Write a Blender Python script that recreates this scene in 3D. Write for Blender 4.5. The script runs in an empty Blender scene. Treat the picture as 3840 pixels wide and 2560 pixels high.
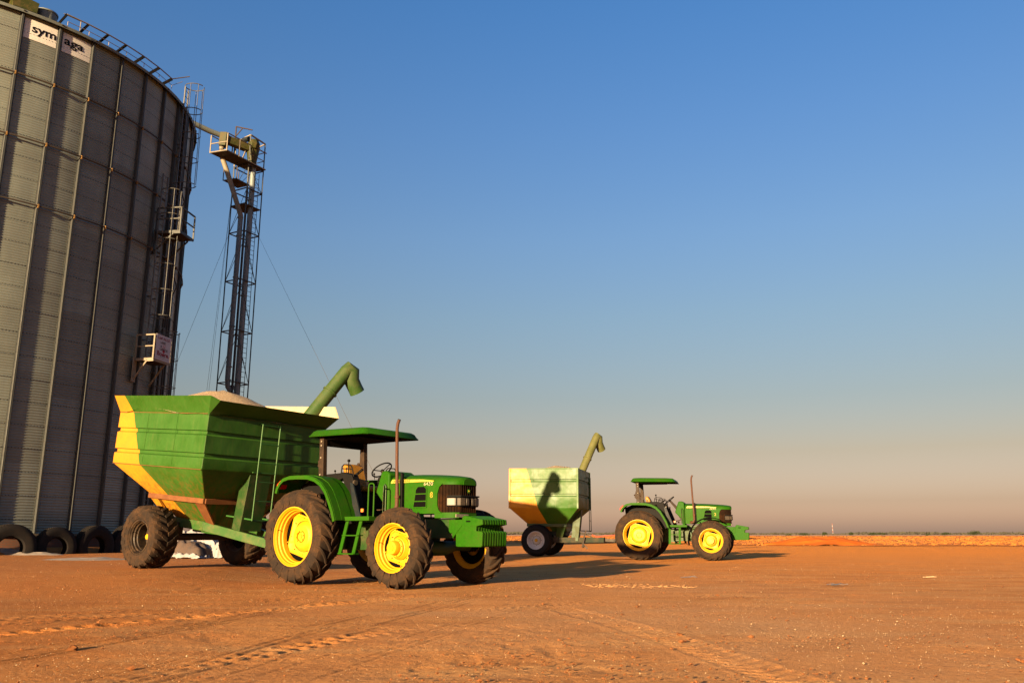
import bpy, bmesh, math, random
import numpy as np
from mathutils import Vector, Matrix, Euler
rnd = random.Random(7)
C = bpy.context.scene.collection
sc = bpy.context.scene
PI = math.pi
EXPO = 2.1

# ------------------------------------------------------------------ materials
def lin(r, g, b):
    f = lambda c: (c/255/12.92) if c/255 <= .04045 else ((c/255+.055)/1.055)**2.4
    return (f(r), f(g), f(b), 1)

class NT:
    def __init__(s, name):
        s.m = bpy.data.materials.new(name); s.m.use_nodes = True
        s.t = s.m.node_tree; s.b = s.t.nodes['Principled BSDF']
    def n(s, typ, **k):
        o = s.t.nodes.new(typ)
        for a, v in k.items(): setattr(o, a, v)
        return o
    def l(s, a, b): s.t.links.new(a, b)
    def noise(s, vec, scale, detail=6, rough=.6, dist=0):
        n = s.n('ShaderNodeTexNoise'); n.inputs['Scale'].default_value = scale
        n.inputs['Detail'].default_value = detail; n.inputs['Roughness'].default_value = rough
        n.inputs['Distortion'].default_value = dist
        if vec is not None: s.l(vec, n.inputs['Vector'])
        return n.outputs['Fac']
    def rng(s, v, a, b, c=0., d=1.):
        n = s.n('ShaderNodeMapRange'); n.inputs[1].default_value = a; n.inputs[2].default_value = b
        n.inputs[3].default_value = c; n.inputs[4].default_value = d; s.l(v, n.inputs[0]); return n.outputs[0]
    def math(s, op, a, b=None, clamp=False):
        n = s.n('ShaderNodeMath', operation=op, use_clamp=clamp)
        for i, x in enumerate((a, b)):
            if x is None: continue
            if isinstance(x, (int, float)): n.inputs[i].default_value = x
            else: s.l(x, n.inputs[i])
        return n.outputs[0]
    def mix(s, fac, a, b, blend='MIX'):
        n = s.n('ShaderNodeMix', data_type='RGBA', blend_type=blend)
        if isinstance(fac, (int, float)): n.inputs[0].default_value = fac
        else: s.l(fac, n.inputs[0])
        for i, x in ((6, a), (7, b)):
            if isinstance(x, tuple): n.inputs[i].default_value = x if len(x) == 4 else (*x, 1)
            else: s.l(x, n.inputs[i])
        return n.outputs[2]
    def obj(s): return s.n('ShaderNodeTexCoord').outputs['Object']
    def mapv(s, vec, scale=(1,1,1), rot=(0,0,0)):
        m = s.n('ShaderNodeMapping'); m.inputs['Scale'].default_value = scale; m.inputs['Rotation'].default_value = rot
        s.l(vec, m.inputs[0]); return m.outputs[0]
    def bump(s, h, strength=.3, dist=.01):
        b = s.n('ShaderNodeBump'); b.inputs['Strength'].default_value = strength; b.inputs['Distance'].default_value = dist
        s.l(h, b.inputs['Height']); s.l(b.outputs[0], s.b.inputs['Normal'])
    def base(s, c): s.l(c, s.b.inputs['Base Color'])
    def rough(s, v):
        if isinstance(v, (int, float)): s.b.inputs['Roughness'].default_value = v
        else: s.l(v, s.b.inputs['Roughness'])

DUST = (.30, .16, .075)
def worn(name, col, rough=.4, metal=0., dust=.35, dcol=DUST, scale=3., bump=.15, spec=.25, chips=None, coat=0.):
    col = tuple(c*KA for c in col); dcol = tuple(c*KA for c in dcol); chips = chips and tuple(c*KA for c in chips)
    k = NT(name); o = k.obj()
    n1 = k.noise(o, scale, 8, .65); n2 = k.noise(o, scale*9, 6, .7)
    f = k.math('MULTIPLY', k.rng(n1, .42, .72), k.rng(n2, .3, .75)); f = k.math('MULTIPLY', f, dust*2, True)
    dk = tuple(c*.72 for c in col)
    c = k.mix(k.rng(n2, .35, .7), col, dk)
    c = k.mix(f, c, dcol)
    if chips:
        v = k.noise(k.mapv(o, (1, 1, .55)), 22, 5, .8)
        c = k.mix(k.rng(v, .66, .70), c, chips)
    k.base(c); k.rough(k.rng(f, 0, .6, rough, min(.95, rough+.35)))
    k.b.inputs['Metallic'].default_value = metal
    k.b.inputs['Specular IOR Level'].default_value = spec
    k.b.inputs['Coat Weight'].default_value = coat
    if bump: k.bump(n2, bump, .004)
    return k.m

KA = .62
def plain(name, col, rough=.6, metal=0., spec=.2):
    col = tuple(c*KA for c in col)
    k = NT(name); o = k.obj(); n = k.noise(o, 14, 4)
    k.base(k.mix(k.rng(n, .3, .7), col, tuple(c*.75 for c in col))); k.rough(rough)
    k.b.inputs['Metallic'].default_value = metal; k.b.inputs['Specular IOR Level'].default_value = spec
    return k.m

GREEN = (.040, .200, .022); YEL = (.86, .50, .012)
M = {}
M['green'] = worn('green_paint', (.020, .112, .003), .50, dust=.20, dcol=(.11, .10, .025), scale=2.2, bump=.08, chips=(.07, .11, .025), spec=.05)
M['green_dark'] = worn('green_frame', (.014, .062, .006), .5, dust=.4, dcol=(.16, .09, .04), spec=.3, scale=4)
M['yellow'] = worn('rim_yellow', (.80, .42, .003), .5, dust=.30, dcol=(.42, .22, .03), scale=7, bump=.06, spec=.3)
M['tyre'] = worn('dusty_rubber', (.022, .013, .007), .9, dust=.8, dcol=(.090, .043, .015), scale=3.5, bump=.5, spec=.25)
M['tyre_dark'] = worn('old_rubber', (.010, .009, .009), .85, dust=.3, dcol=(.05, .03, .018), scale=3.5, bump=.5, spec=.2)
M['black'] = worn('black_plastic', (.0032, .003, .0028), .7, dust=.15, dcol=(.03, .018, .009), scale=5, spec=.15)
M['rops'] = worn('brown_steel', (.030, .018, .010), .6, dust=.5, dcol=(.11, .06, .028), scale=4, spec=.2)
M['grille'] = worn('grille_mesh', (.012, .006, .003), .8, dust=.7, dcol=(.070, .028, .009), scale=2.4, bump=.3, spec=.05)
M['pipe'] = worn('rusty_exhaust', (.085, .032, .015), .6, dust=.5, dcol=(.15, .062, .028), scale=7)
M['black_and_shade'] = plain('black_and_shade', (.0035, .003, .003), .9, spec=.05)  # flat black for dark parts, also shade painted into gaps and openings
M['seat'] = worn('seat_vinyl', (.40, .19, .015), .5, dust=.3, scale=3, dcol=(.18, .1, .04))
M['cream'] = worn('cream_inner', (.62, .50, .30), .65, dust=.35, dcol=(.42, .30, .16), scale=2.5)
M['glass'] = plain('lamp_glass', (.075, .060, .042), .4, .0, .3)
M['red'] = plain('red_lens', (.9, .03, .015), .4, spec=.1)
M['orange'] = plain('orange_reflector', (.85, .28, .06), .3)
M['stripe'] = plain('yellow_decal', (.62, .48, .07), .4)
M['letter_dark'] = plain('decal_letters', (.05, .035, .01), .5)
M['letter_pale'] = plain('pale_letters', (.85, .78, .45), .5)
M['letter_yellow'] = plain('yellow_letters', (.75, .62, .08), .5)
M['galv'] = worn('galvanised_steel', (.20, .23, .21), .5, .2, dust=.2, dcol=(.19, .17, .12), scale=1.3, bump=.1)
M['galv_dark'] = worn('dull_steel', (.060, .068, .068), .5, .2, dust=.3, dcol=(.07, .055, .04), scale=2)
M['steel_dark'] = worn('weathered_steel', (.065, .052, .04), .6, .2, dust=.5, dcol=(.11, .065, .035), scale=2)
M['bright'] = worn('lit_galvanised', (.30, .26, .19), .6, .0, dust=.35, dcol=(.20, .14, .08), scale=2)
M['head_green'] = worn('olive_green_paint', (.040, .050, .005), .55, dust=.3, scale=3)
M['white'] = worn('white_board', (.60, .58, .62), .55, dust=.1, dcol=(.5, .42, .36), scale=3, bump=.03)
M['ink'] = plain('black_ink', (.012, .012, .018), .6)
M['ink_red'] = plain('red_ink', (.50, .015, .05), .6)
M['grey_rim'] = worn('grey_rim', (.75, .74, .72), .5, dust=.15, scale=6)
M['clamp'] = worn('weathered_brass_clamp', (.30, .17, .05), .6, dust=.4, dcol=(.2, .12, .05), scale=5)
M['rust'] = worn('rusty_beam', (.17, .06, .018), .65, dust=.5, dcol=(.28, .13, .035), scale=4)
M['hose'] = plain('red_hose', (.55, .10, .06), .5)
M['bluegrey'] = worn('blue_mudguard', (.012, .020, .025), .5, dust=.25, dcol=(.06, .04, .02), scale=4, spec=.15)

def trailer_paint(name, x0, zb, ku, kl, rough, streak, gloss=.0, spec=.22, dents=.35):
    """green hopper whose tail end is yellow, the border is a slanting line; rusty scuffs near the bottom"""
    k = NT(name); o = k.obj(); sp = k.n('ShaderNodeSeparateXYZ'); k.l(o, sp.inputs[0]); X, Y, Z = sp.outputs
    up = k.math('MULTIPLY', k.math('MAXIMUM', k.math('SUBTRACT', Z, zb), 0), -ku)
    dn = k.math('MULTIPLY', k.math('MAXIMUM', k.math('SUBTRACT', zb, Z), 0), kl)
    dn = k.math('SUBTRACT', dn, k.math('MULTIPLY', k.math('LESS_THAN', Z, zb-.72), .0*kl))
    xb = k.math('ADD', k.math('ADD', up, dn), x0)
    isg = k.math('GREATER_THAN', X, xb)
    n1 = k.noise(o, 2.1, 8, .65); n2 = k.noise(k.mapv(o, (5, 5, .7)), 3.0, 6, .7); n3 = k.noise(o, 26, 5, .75)
    g = k.mix(k.rng(n1, .3, .75), (0.0150, 0.0575, 0.0037), (0.0281, 0.0871, 0.0112))
    g = k.mix(k.math('MULTIPLY', k.rng(n2, .50, .78), .55), g, (0.0530, 0.0809, 0.0174))
    y = k.mix(k.rng(n1, .35, .7), (0.3984, 0.1743, 0.0100), (0.3112, 0.1307, 0.0100))
    y = k.mix(k.math('MULTIPLY', k.rng(n3, .55, .75), .45), y, (0.1618, 0.0685, 0.0156))
    c = k.mix(isg, y, g)
    low = k.rng(Z, zb, zb-.7)
    st = k.noise(k.mapv(o, (4.5, 4.5, .9), (0, .6, 0)), 2.6, 6, .7)
    c = k.mix(k.math('MULTIPLY', k.math('MULTIPLY', low, k.rng(st, .44, .66)), streak), c, (0.1058, 0.0466, 0.0093))
    c = k.mix(k.math('MULTIPLY', k.rng(n3, .68, .72), .8), c, (0.1494, 0.1183, 0.0622))
    k.base(c); k.rough(k.rng(n1, .3, .7, rough, rough+.14))
    k.b.inputs['Metallic'].default_value = gloss; k.b.inputs['Specular IOR Level'].default_value = spec
    dent = k.noise(o, 1.5, 2, .4)
    hb = k.math('ADD', k.math('MULTIPLY', dent, 6.0), k.math('MULTIPLY', n3, .12))
    k.bump(hb, dents, .012)
    return k.m

# ------------------------------------------------------------------ mesh builder
class MB:
    def __init__(s): s.v = []; s.f = []; s.m = []
    def add(s, vs, fs, m=0):
        o = len(s.v); s.v += [tuple(map(float, v)) for v in vs]
        s.f += [tuple(o+i for i in f) for f in fs]; s.m += [m]*len(fs); return s
    def box(s, x0, x1, y0, y1, z0, z1, m=0):
        vs = [(x, y, z) for x in (x0, x1) for y in (y0, y1) for z in (z0, z1)]
        return s.add(vs, [(0,1,3,2),(4,6,7,5),(0,4,5,1),(2,3,7,6),(0,2,6,4),(1,5,7,3)], m)
    def beam(s, p0, p1, w, h=None, up=(0,0,1), m=0):
        h = h or w; p0 = Vector(p0); p1 = Vector(p1); d = (p1-p0).normalized(); u = Vector(up)
        if abs(d.dot(u)) > .98: u = Vector((1,0,0))
        a = d.cross(u).normalized(); b = a.cross(d).normalized(); vs = []
        for p in (p0, p1):
            for i, j in ((-1,-1),(1,-1),(1,1),(-1,1)): vs.append(p+a*(w/2*i)+b*(h/2*j))
        return s.add(vs, [(0,3,2,1),(4,5,6,7),(0,1,5,4),(1,2,6,5),(2,3,7,6),(3,0,4,7)], m)
    def tube(s, pts, r, n=8, m=0, closed=False):
        P = [Vector(p) for p in pts]; N = len(P); rs = r if isinstance(r, (list, tuple)) else [r]*N
        vs = []; prev = None
        for i, p in enumerate(P):
            if closed: d = (P[(i+1) % N]-P[i-1]).normalized()
            else: d = (P[min(i+1, N-1)]-P[max(i-1, 0)]).normalized()
            if prev is None:
                u = Vector((0,0,1)) if abs(d.z) < .9 else Vector((1,0,0)); a = d.cross(u).normalized()
            else: a = (prev-d*prev.dot(d)).normalized()
            prev = a; b = d.cross(a)
            for k in range(n):
                t = 2*PI*k/n; vs.append(p+(a*math.cos(t)+b*math.sin(t))*rs[i])
        fs = []
        for i in range(N if closed else N-1):
            j = (i+1) % N
            for k in range(n): fs.append((i*n+k, i*n+(k+1) % n, j*n+(k+1) % n, j*n+k))
        if not closed: fs += [tuple(range(n))[::-1], tuple(range((N-1)*n, N*n))]
        return s.add(vs, fs, m)
    def prism(s, poly, c0, c1, axis='y', m=0):
        """poly in (x,z) swept along y (axis y), (y,z) along x (axis x), (x,y) along z (axis z)"""
        n = len(poly)
        mk = {'y': lambda a, b, c: (a, c, b), 'x': lambda a, b, c: (c, a, b), 'z': lambda a, b, c: (a, b, c)}[axis]
        vs = [mk(a, b, c0) for a, b in poly]+[mk(a, b, c1) for a, b in poly]
        fs = [tuple(range(n)), tuple(range(2*n-1, n-1, -1))]+[(i, i+n, (i+1) % n+n, (i+1) % n) for i in range(n)]
        return s.add(vs, fs, m)
    def band(s, poly, t, c0, c1, m=0):
        """an open line in (x,z) given thickness t downward-normal, swept along y: fenders"""
        n = len(poly); off = []
        for i in range(n):
            a = poly[max(i-1, 0)]; b = poly[min(i+1, n-1)]; dx, dz = b[0]-a[0], b[1]-a[1]; L = math.hypot(dx, dz)
            off.append((poly[i][0]+dz/L*t, poly[i][1]-dx/L*t))
        return s.prism(poly+off[::-1], c0, c1, 'y', m)
    def lathe(s, prof, seg=48, m=0, closed=False, c=(0,0,0)):
        """profile (r, y) revolved about the y axis"""
        n = len(prof); vs = []
        for k in range(seg):
            t = 2*PI*k/seg; ct, st = math.cos(t), math.sin(t)
            for r, y in prof: vs.append((c[0]+r*ct, c[1]+y, c[2]+r*st))
        fs = []
        for k in range(seg):
            j = (k+1) % seg
            for i in range(n if closed else n-1):
                q = (i+1) % n; fs.append((k*n+i, k*n+q, j*n+q, j*n+i))
        return s.add(vs, fs, m)
    def ball(s, c, r, n=8, m=0, sx=1, sy=1, sz=1):
        vs = [(c[0], c[1], c[2]-r*sz)]; fs = []
        rings = n//2
        for i in range(1, rings):
            ph = -PI/2+PI*i/rings
            for k in range(n):
                t = 2*PI*k/n; vs.append((c[0]+r*sx*math.cos(ph)*math.cos(t), c[1]+r*sy*math.cos(ph)*math.sin(t), c[2]+r*sz*math.sin(ph)))
        vs.append((c[0], c[1], c[2]+r*sz)); top = len(vs)-1
        for k in range(n):
            fs.append((0, 1+(k+1) % n, 1+k)); b = 1+(rings-2)*n; fs.append((top, b+k, b+(k+1) % n))
            for i in range(rings-2):
                a = 1+i*n; fs.append((a+k, a+(k+1) % n, a+n+(k+1) % n, a+n+k))
        return s.add(vs, fs, m)
    def build(s, name, mats, parent=None, smooth=38, bevel=0, fix=True):
        me = bpy.data.meshes.new(name); me.from_pydata(s.v, [], s.f); me.update()
        if not isinstance(mats, (list, tuple)): mats = [mats]
        for mt in mats: me.materials.append(M[mt] if isinstance(mt, str) else mt)
        if len(mats) > 1: me.polygons.foreach_set('material_index', s.m)
        if fix:
            bm = bmesh.new(); bm.from_mesh(me); bmesh.ops.recalc_face_normals(bm, faces=bm.faces); bm.to_mesh(me); bm.free()
        if smooth: me.shade_smooth(); me.set_sharp_from_angle(angle=math.radians(smooth))
        o = bpy.data.objects.new(name, me); C.objects.link(o)
        if parent is not None: o.parent = parent
        if bevel:
            b = o.modifiers.new('bevel', 'BEVEL'); b.width = bevel; b.segments = 2; b.limit_method = 'ANGLE'; b.angle_limit = math.radians(40)
            b.harden_normals = False
        return o

def tag(o, label=None, cat=None, group=None, kind=None):
    if label: o['label'] = label
    if cat: o['category'] = cat
    if group: o['group'] = group
    if kind: o['kind'] = kind
    return o
def empty(name, loc, rot=(0,0,0), parent=None):
    o = bpy.data.objects.new(name, None); C.objects.link(o); o.empty_display_size = .3
    o.location = loc; o.rotation_euler = rot
    if parent is not None: o.parent = parent
    return o
def copy_tree(o, parent=None):
    c = o.copy(); C.objects.link(c); c.parent = parent
    for ch in list(o.children): copy_tree(ch, c)
    return c

def text_geo(txt, size, bold=.0, ext=.004, align='LEFT'):
    cu = bpy.data.curves.new('t', 'FONT'); cu.body = txt; cu.size = size; cu.offset = bold; cu.extrude = ext
    cu.align_x = align; cu.resolution_u = 4
    ob = bpy.data.objects.new('t', cu); C.objects.link(ob)
    dg = bpy.context.evaluated_depsgraph_get(); me = ob.evaluated_get(dg).to_mesh()
    v = [tuple(x.co) for x in me.vertices]; f = [tuple(p.vertices) for p in me.polygons]
    ob.evaluated_get(dg).to_mesh_clear(); bpy.data.objects.remove(ob); bpy.data.curves.remove(cu)
    return v, f
def text(mb, txt, size, fn, bold=0., ext=.004, align='LEFT', m=0, width=None):
    v, f = text_geo(txt, size, bold, ext, align)
    if width:
        x0 = min(a[0] for a in v); x1 = max(a[0] for a in v); k = width/(x1-x0); v = [((a[0]-x0)*k, a[1], a[2]) for a in v]
    mb.add([fn(*a) for a in v], f, m)

# ------------------------------------------------------------------ terrain height
SX, SY, SR = -26.3255, 37.6527, 10.0
def sstep(a, b, x):
    t = np.clip((x-a)/(b-a), 0, 1); return t*t*(3-2*t)
def ground_base(x, y):
    x = np.asarray(x, float); y = np.asarray(y, float)
    g = .185*sstep(-4.3, -6.9, x)*sstep(12.5, 17.5, y)
    g = g+.097*sstep(27.5, 32, y)*sstep(4.6, 2.6, x)*sstep(-3, .0, x)*sstep(50, 40, y)
    d = np.hypot(x-SX, y-SY)
    return g+.24*sstep(10.75, 10.05, d)
def gz(x, y): return float(ground_base(x, y))
_r = np.random.RandomState(5); _tab = _r.rand(256, 256)
def vnoise(x, y):
    xi = np.floor(x).astype(int); yi = np.floor(y).astype(int); fx = x-xi; fy = y-yi
    fx = fx*fx*(3-2*fx); fy = fy*fy*(3-2*fy); xi &= 255; yi &= 255; x1 = (xi+1) & 255; y1 = (yi+1) & 255
    return ((_tab[xi, yi]*(1-fx)+_tab[x1, yi]*fx)*(1-fy)+(_tab[xi, y1]*(1-fx)+_tab[x1, y1]*fx)*fy)*2-1

# ------------------------------------------------------------------ wheels (outer face towards -y, centre at the origin)
_wc = {}
def lug_strip(mb, path, hw, R, m=0):
    """a raised bar on the tread: path of (y, theta, r_base, r_top), hw half width along the circumference"""
    ring = []
    for (y, th, rb, rt) in path:
        dt0 = hw/R; dt1 = hw*.72/R; q = []
        for (r, t) in ((rb, th-dt0), (rt, th-dt1), (rt, th+dt1), (rb, th+dt0)): q.append((r*math.cos(t), y, r*math.sin(t)))
        ring.append(q)
    vs = [p for q in ring for p in q]; fs = []
    for i in range(len(ring)-1):
        a = i*4; b = a+4
        for k in range(4): fs.append((a+k, a+(k+1) % 4, b+(k+1) % 4, b+k))
    fs += [(0,1,2,3), tuple(len(vs)-4+i for i in (3,2,1,0))]
    mb.add(vs, fs, m)

def tyre_mb(R, w, rr, kind, n):
    h = {'ag': .045, 'block': .035, 'slick': .022}[kind]; Rc = R-h; hw = w/2; mb = MB()
    crown = [(Rc, 0), (Rc-.004, hw*.35), (Rc-.016, hw*.65), (Rc-.04, hw*.88), (Rc-.085, hw*.985)]
    if kind == 'block': crown = [(Rc, 0), (Rc-.003, hw*.5), (Rc-.012, hw*.8), (Rc-.035, hw*.94), (Rc-.08, hw*.99)]
    side = [(rr+(Rc-rr)*.5, hw*1.0), (rr+.075, hw*.955), (rr+.045, hw*.92), (rr+.035, hw*.86), (rr+.012, hw*.83), (rr-.004, hw*.74)]
    half = crown+side
    prof = [(r, -y) for r, y in half[::-1]]+half[1:]+[(rr-.006, hw*.5), (rr-.006, -hw*.5)]
    mb.lathe(prof, 72, closed=True)
    def rs(y):
        y = abs(y)
        for (r0, y0), (r1, y1) in zip(crown, crown[1:]):
            if y0 <= y <= y1: return r0+(r1-r0)*(y-y0)/max(y1-y0, 1e-6)
        return crown[-1][0]
    if kind == 'ag':
        sweep = hw/R*1.25
        for k in range(n):
            for sd in (-1, 1):
                t0 = 2*PI*(k+(.5 if sd > 0 else 0))/n; path = []
                for q in (-.03, .25, .5, .75, .93):
                    y = q*hw*sd; rt = rs(y)+h*(1 if q < .9 else .9)
                    path.append((y, t0+sweep*(q**.85 if q > 0 else q), rs(y)-.02, rt))
                path.append((sd*hw*1.015, t0+sweep*1.02, rs(hw*.96)-.10, Rc-.075)); path.append((sd*hw*1.012, t0+sweep*1.04, rs(hw)-.14, Rc-.135))
                lug_strip(mb, path, .032, R)
    elif kind == 'block':
        for k in range(n):
            for sd in (-1, 1):
                t0 = 2*PI*(k+(.5 if sd > 0 else 0))/n; st = 2*PI/n
                def seg(q0, q1, d0, d1, hwid, end=False):
                    path = []
                    for i in range(4):
                        q = q0+(q1-q0)*i/3; y = q*hw*sd; path.append((y, t0+st*(d0+(d1-d0)*i/3), rs(y)-.02, rs(y)+h*(.96 if q > .9 else 1)))
                    if end: path.append((sd*hw*1.012, t0+st*(d1+.03), rs(hw*.96)-.12, Rc-.10))
                    lug_strip(mb, path, hwid, R)
                seg(.03, .44, 0, .40, .052); seg(.50, .97, .52, .98, .056, True)
    else:
        for k in range(n):
            for sd in (-1, 1):
                t0 = 2*PI*(k+(.5 if sd > 0 else 0))/n
                path = [(q*hw*sd, t0+.2*q, rs(q*hw)-.015, rs(q*hw)+h) for q in (0, .33, .66, .93)]
                path.append((sd*hw*1.01, t0+.21, rs(hw*.96)-.09, Rc-.07))
                lug_strip(mb, path, .022, R)
    return mb

def rim_mb(rr, w, dish, hub, hub_out, m=0, gaps=True):
    """stepped rim with a dished disc; dish = how far the disc lies behind the outer flange"""
    hw = w/2; mb = MB(); f = -hw*.86
    mb.lathe([(rr+.014, f+.02), (rr+.016, f-.004), (rr-.004, f-.008), (rr-.012, f+.02), (rr-.026, f+.034), (rr-.03, f+.075), (rr-.05, f+.09),
              (rr-.054, f+.14), (rr-.072, f+.155), (rr-.074, f+dish+.03), (rr-.074, hw*.5), (rr-.02, hw*.75), (rr+.005, hw*.82), (rr+.012, hw*.8),
              (rr-.0, hw*.4), (rr-.0, f+.03)], 64, closed=True)
    y0 = f+dish; rd = rr-.072; seg = 64
    def rad(t):
        if not gaps: return rd
        a = (t+PI/4+.25) % (PI/2)-PI/4; return min(rd, rd*.81/math.cos(a))
    prof = [(1.0, y0), (.93, y0-.004), (.86, y0+.018), (.62, y0+.03), (.50, y0-.035), (.44, y0-.045)]
    vs = []; fs = []; n = len(prof)
    for k in range(seg):
        t = 2*PI*k/seg; R0 = rad(t)
        for i, (q, y) in enumerate(prof):
            r = R0*q if i < 3 else rd*q
            vs.append((r*math.cos(t), y, r*math.sin(t)))
        for i, (q, y) in enumerate(prof[:3]):
            pass
    for k in range(seg):
        j = (k+1) % seg
        for i in range(n-1): fs.append((k*n+i, k*n+i+1, j*n+i+1, j*n+i))
    mb.add(vs, fs)
    b = rd*.44
    mb.lathe([(rr-.0760, y0-.010), (rr-.0760, y0+.06)], 48, 1)
    mb.lathe([(rd*.55, y0+.030), (rd*.8, y0+.026), (rd+.001, y0+.014), (rd+.001, y0+.06), (rd*.5, y0+.06)], 32, 1, True)  # black rings colour in the shade behind the disc gaps
    mb.lathe([(b, y0-.045), (hub*1.35, y0-.05), (hub*1.3, y0-.075), (hub*1.02, y0-.08), (hub, y0-hub_out+.02), (hub*.9, y0-hub_out), (hub*.45, y0-hub_out), (hub*.42, y0-hub_out-.012), (0.001, y0-hub_out-.012)], 32)
    for k in range(8):
        t = 2*PI*k/8+.2; r = hub*1.17; c = (r*math.cos(t), 0, r*math.sin(t))
        mb.tube([(c[0], y0-.07, c[2]), (c[0], y0-.098, c[2])], .011, 6)
    for k in range(8):
        t = 2*PI*k/8; r = rd*.74; mb.tube([(r*math.cos(t), y0+.03, r*math.sin(t)), (r*math.cos(t), y0+.008, r*math.sin(t))], .011, 6, 1)
    for k in range(4):
        t = PI/4+.25+PI/2*k+PI/4; r = rd*.94
        mb.tube([(r*math.cos(t), y0+.02, r*math.sin(t)), (r*math.cos(t), y0-.022, r*math.sin(t))], .012, 6)
    mb.tube([((rr-.045)*math.cos(2.9), f+.07, (rr-.045)*math.sin(2.9)), ((rr-.075)*math.cos(2.9), f-.0, (rr-.075)*math.sin(2.9))], .006, 6, 1)
    return mb

def wheel(parent, key, pos, R, w, rr, kind, n, dish, hub, hub_out, left=False, spin=0., tyre_m='tyre', rim_m='yellow', hub_m='black', gaps=True, label=None):
    if key not in _wc:
        hb = MB().lathe([(.001, w*.05), (.09, w*.05), (.11, w*.5), (.001, w*.5)], 20)
        a = hb.build('wheel', hub_m); b = tyre_mb(R, w, rr, kind, n).build('tyre', tyre_m, a, 33); c = rim_mb(rr, w, dish, hub, hub_out, 0, gaps).build('rim', [rim_m, 'black_and_shade'], a, 30)
        _wc[key] = a; o = a
    else: o = copy_tree(_wc[key])
    o.parent = parent; o.location = pos; o.rotation_euler = (0, spin, PI if left else 0)
    if left: o.rotation_euler = (0, 0, PI)
    return o

# ------------------------------------------------------------------ tractor (x forward, y left, origin on the ground below the rear axle)
def hood_ring(w, zb, zs, zt, k=7):
    P = [(-w, zb), (-w, (zb+zs)/2), (-w, zs)]
    for i in range(1, k):
        t = PI/2*i/k; P.append((-w+w*(1-math.cos(t))**1.0, zs+(zt-zs)*math.sin(t)**.75))
    P.append((0, zt)); return P+[(-y, z) for y, z in P[-2::-1]]
def loft(mb, secs, m=0, cap=True):
    n = len(secs[0][1]); vs = [(x, y, z) for x, P in secs for y, z in P]; fs = []
    for i in range(len(secs)-1):
        for k in range(n-1): fs.append((i*n+k, i*n+k+1, (i+1)*n+k+1, (i+1)*n+k))
    if cap: fs += [tuple(range(n)), tuple(range(len(vs)-n, len(vs)))[::-1]]
    mb.add(vs, fs, m)
HW = [(1.60, .355), (1.9, .37), (2.3, .385), (2.74, .385), (2.90, .37), (3.04, .335), (3.13, .29), (3.19, .235), (3.215, .16)]
def hw_at(x):
    for (a, p), (b, q) in zip(HW, HW[1:]):
        if a <= x <= b: return p+(q-p)*(x-a)/(b-a)
    return HW[-1][1] if x > 3 else HW[0][1]
def ztop(x): return 2.0-.018*(x-1.6)-(.055*max(0, x-2.2)**1.6)-.05*max(0, x-3.0)

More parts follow.
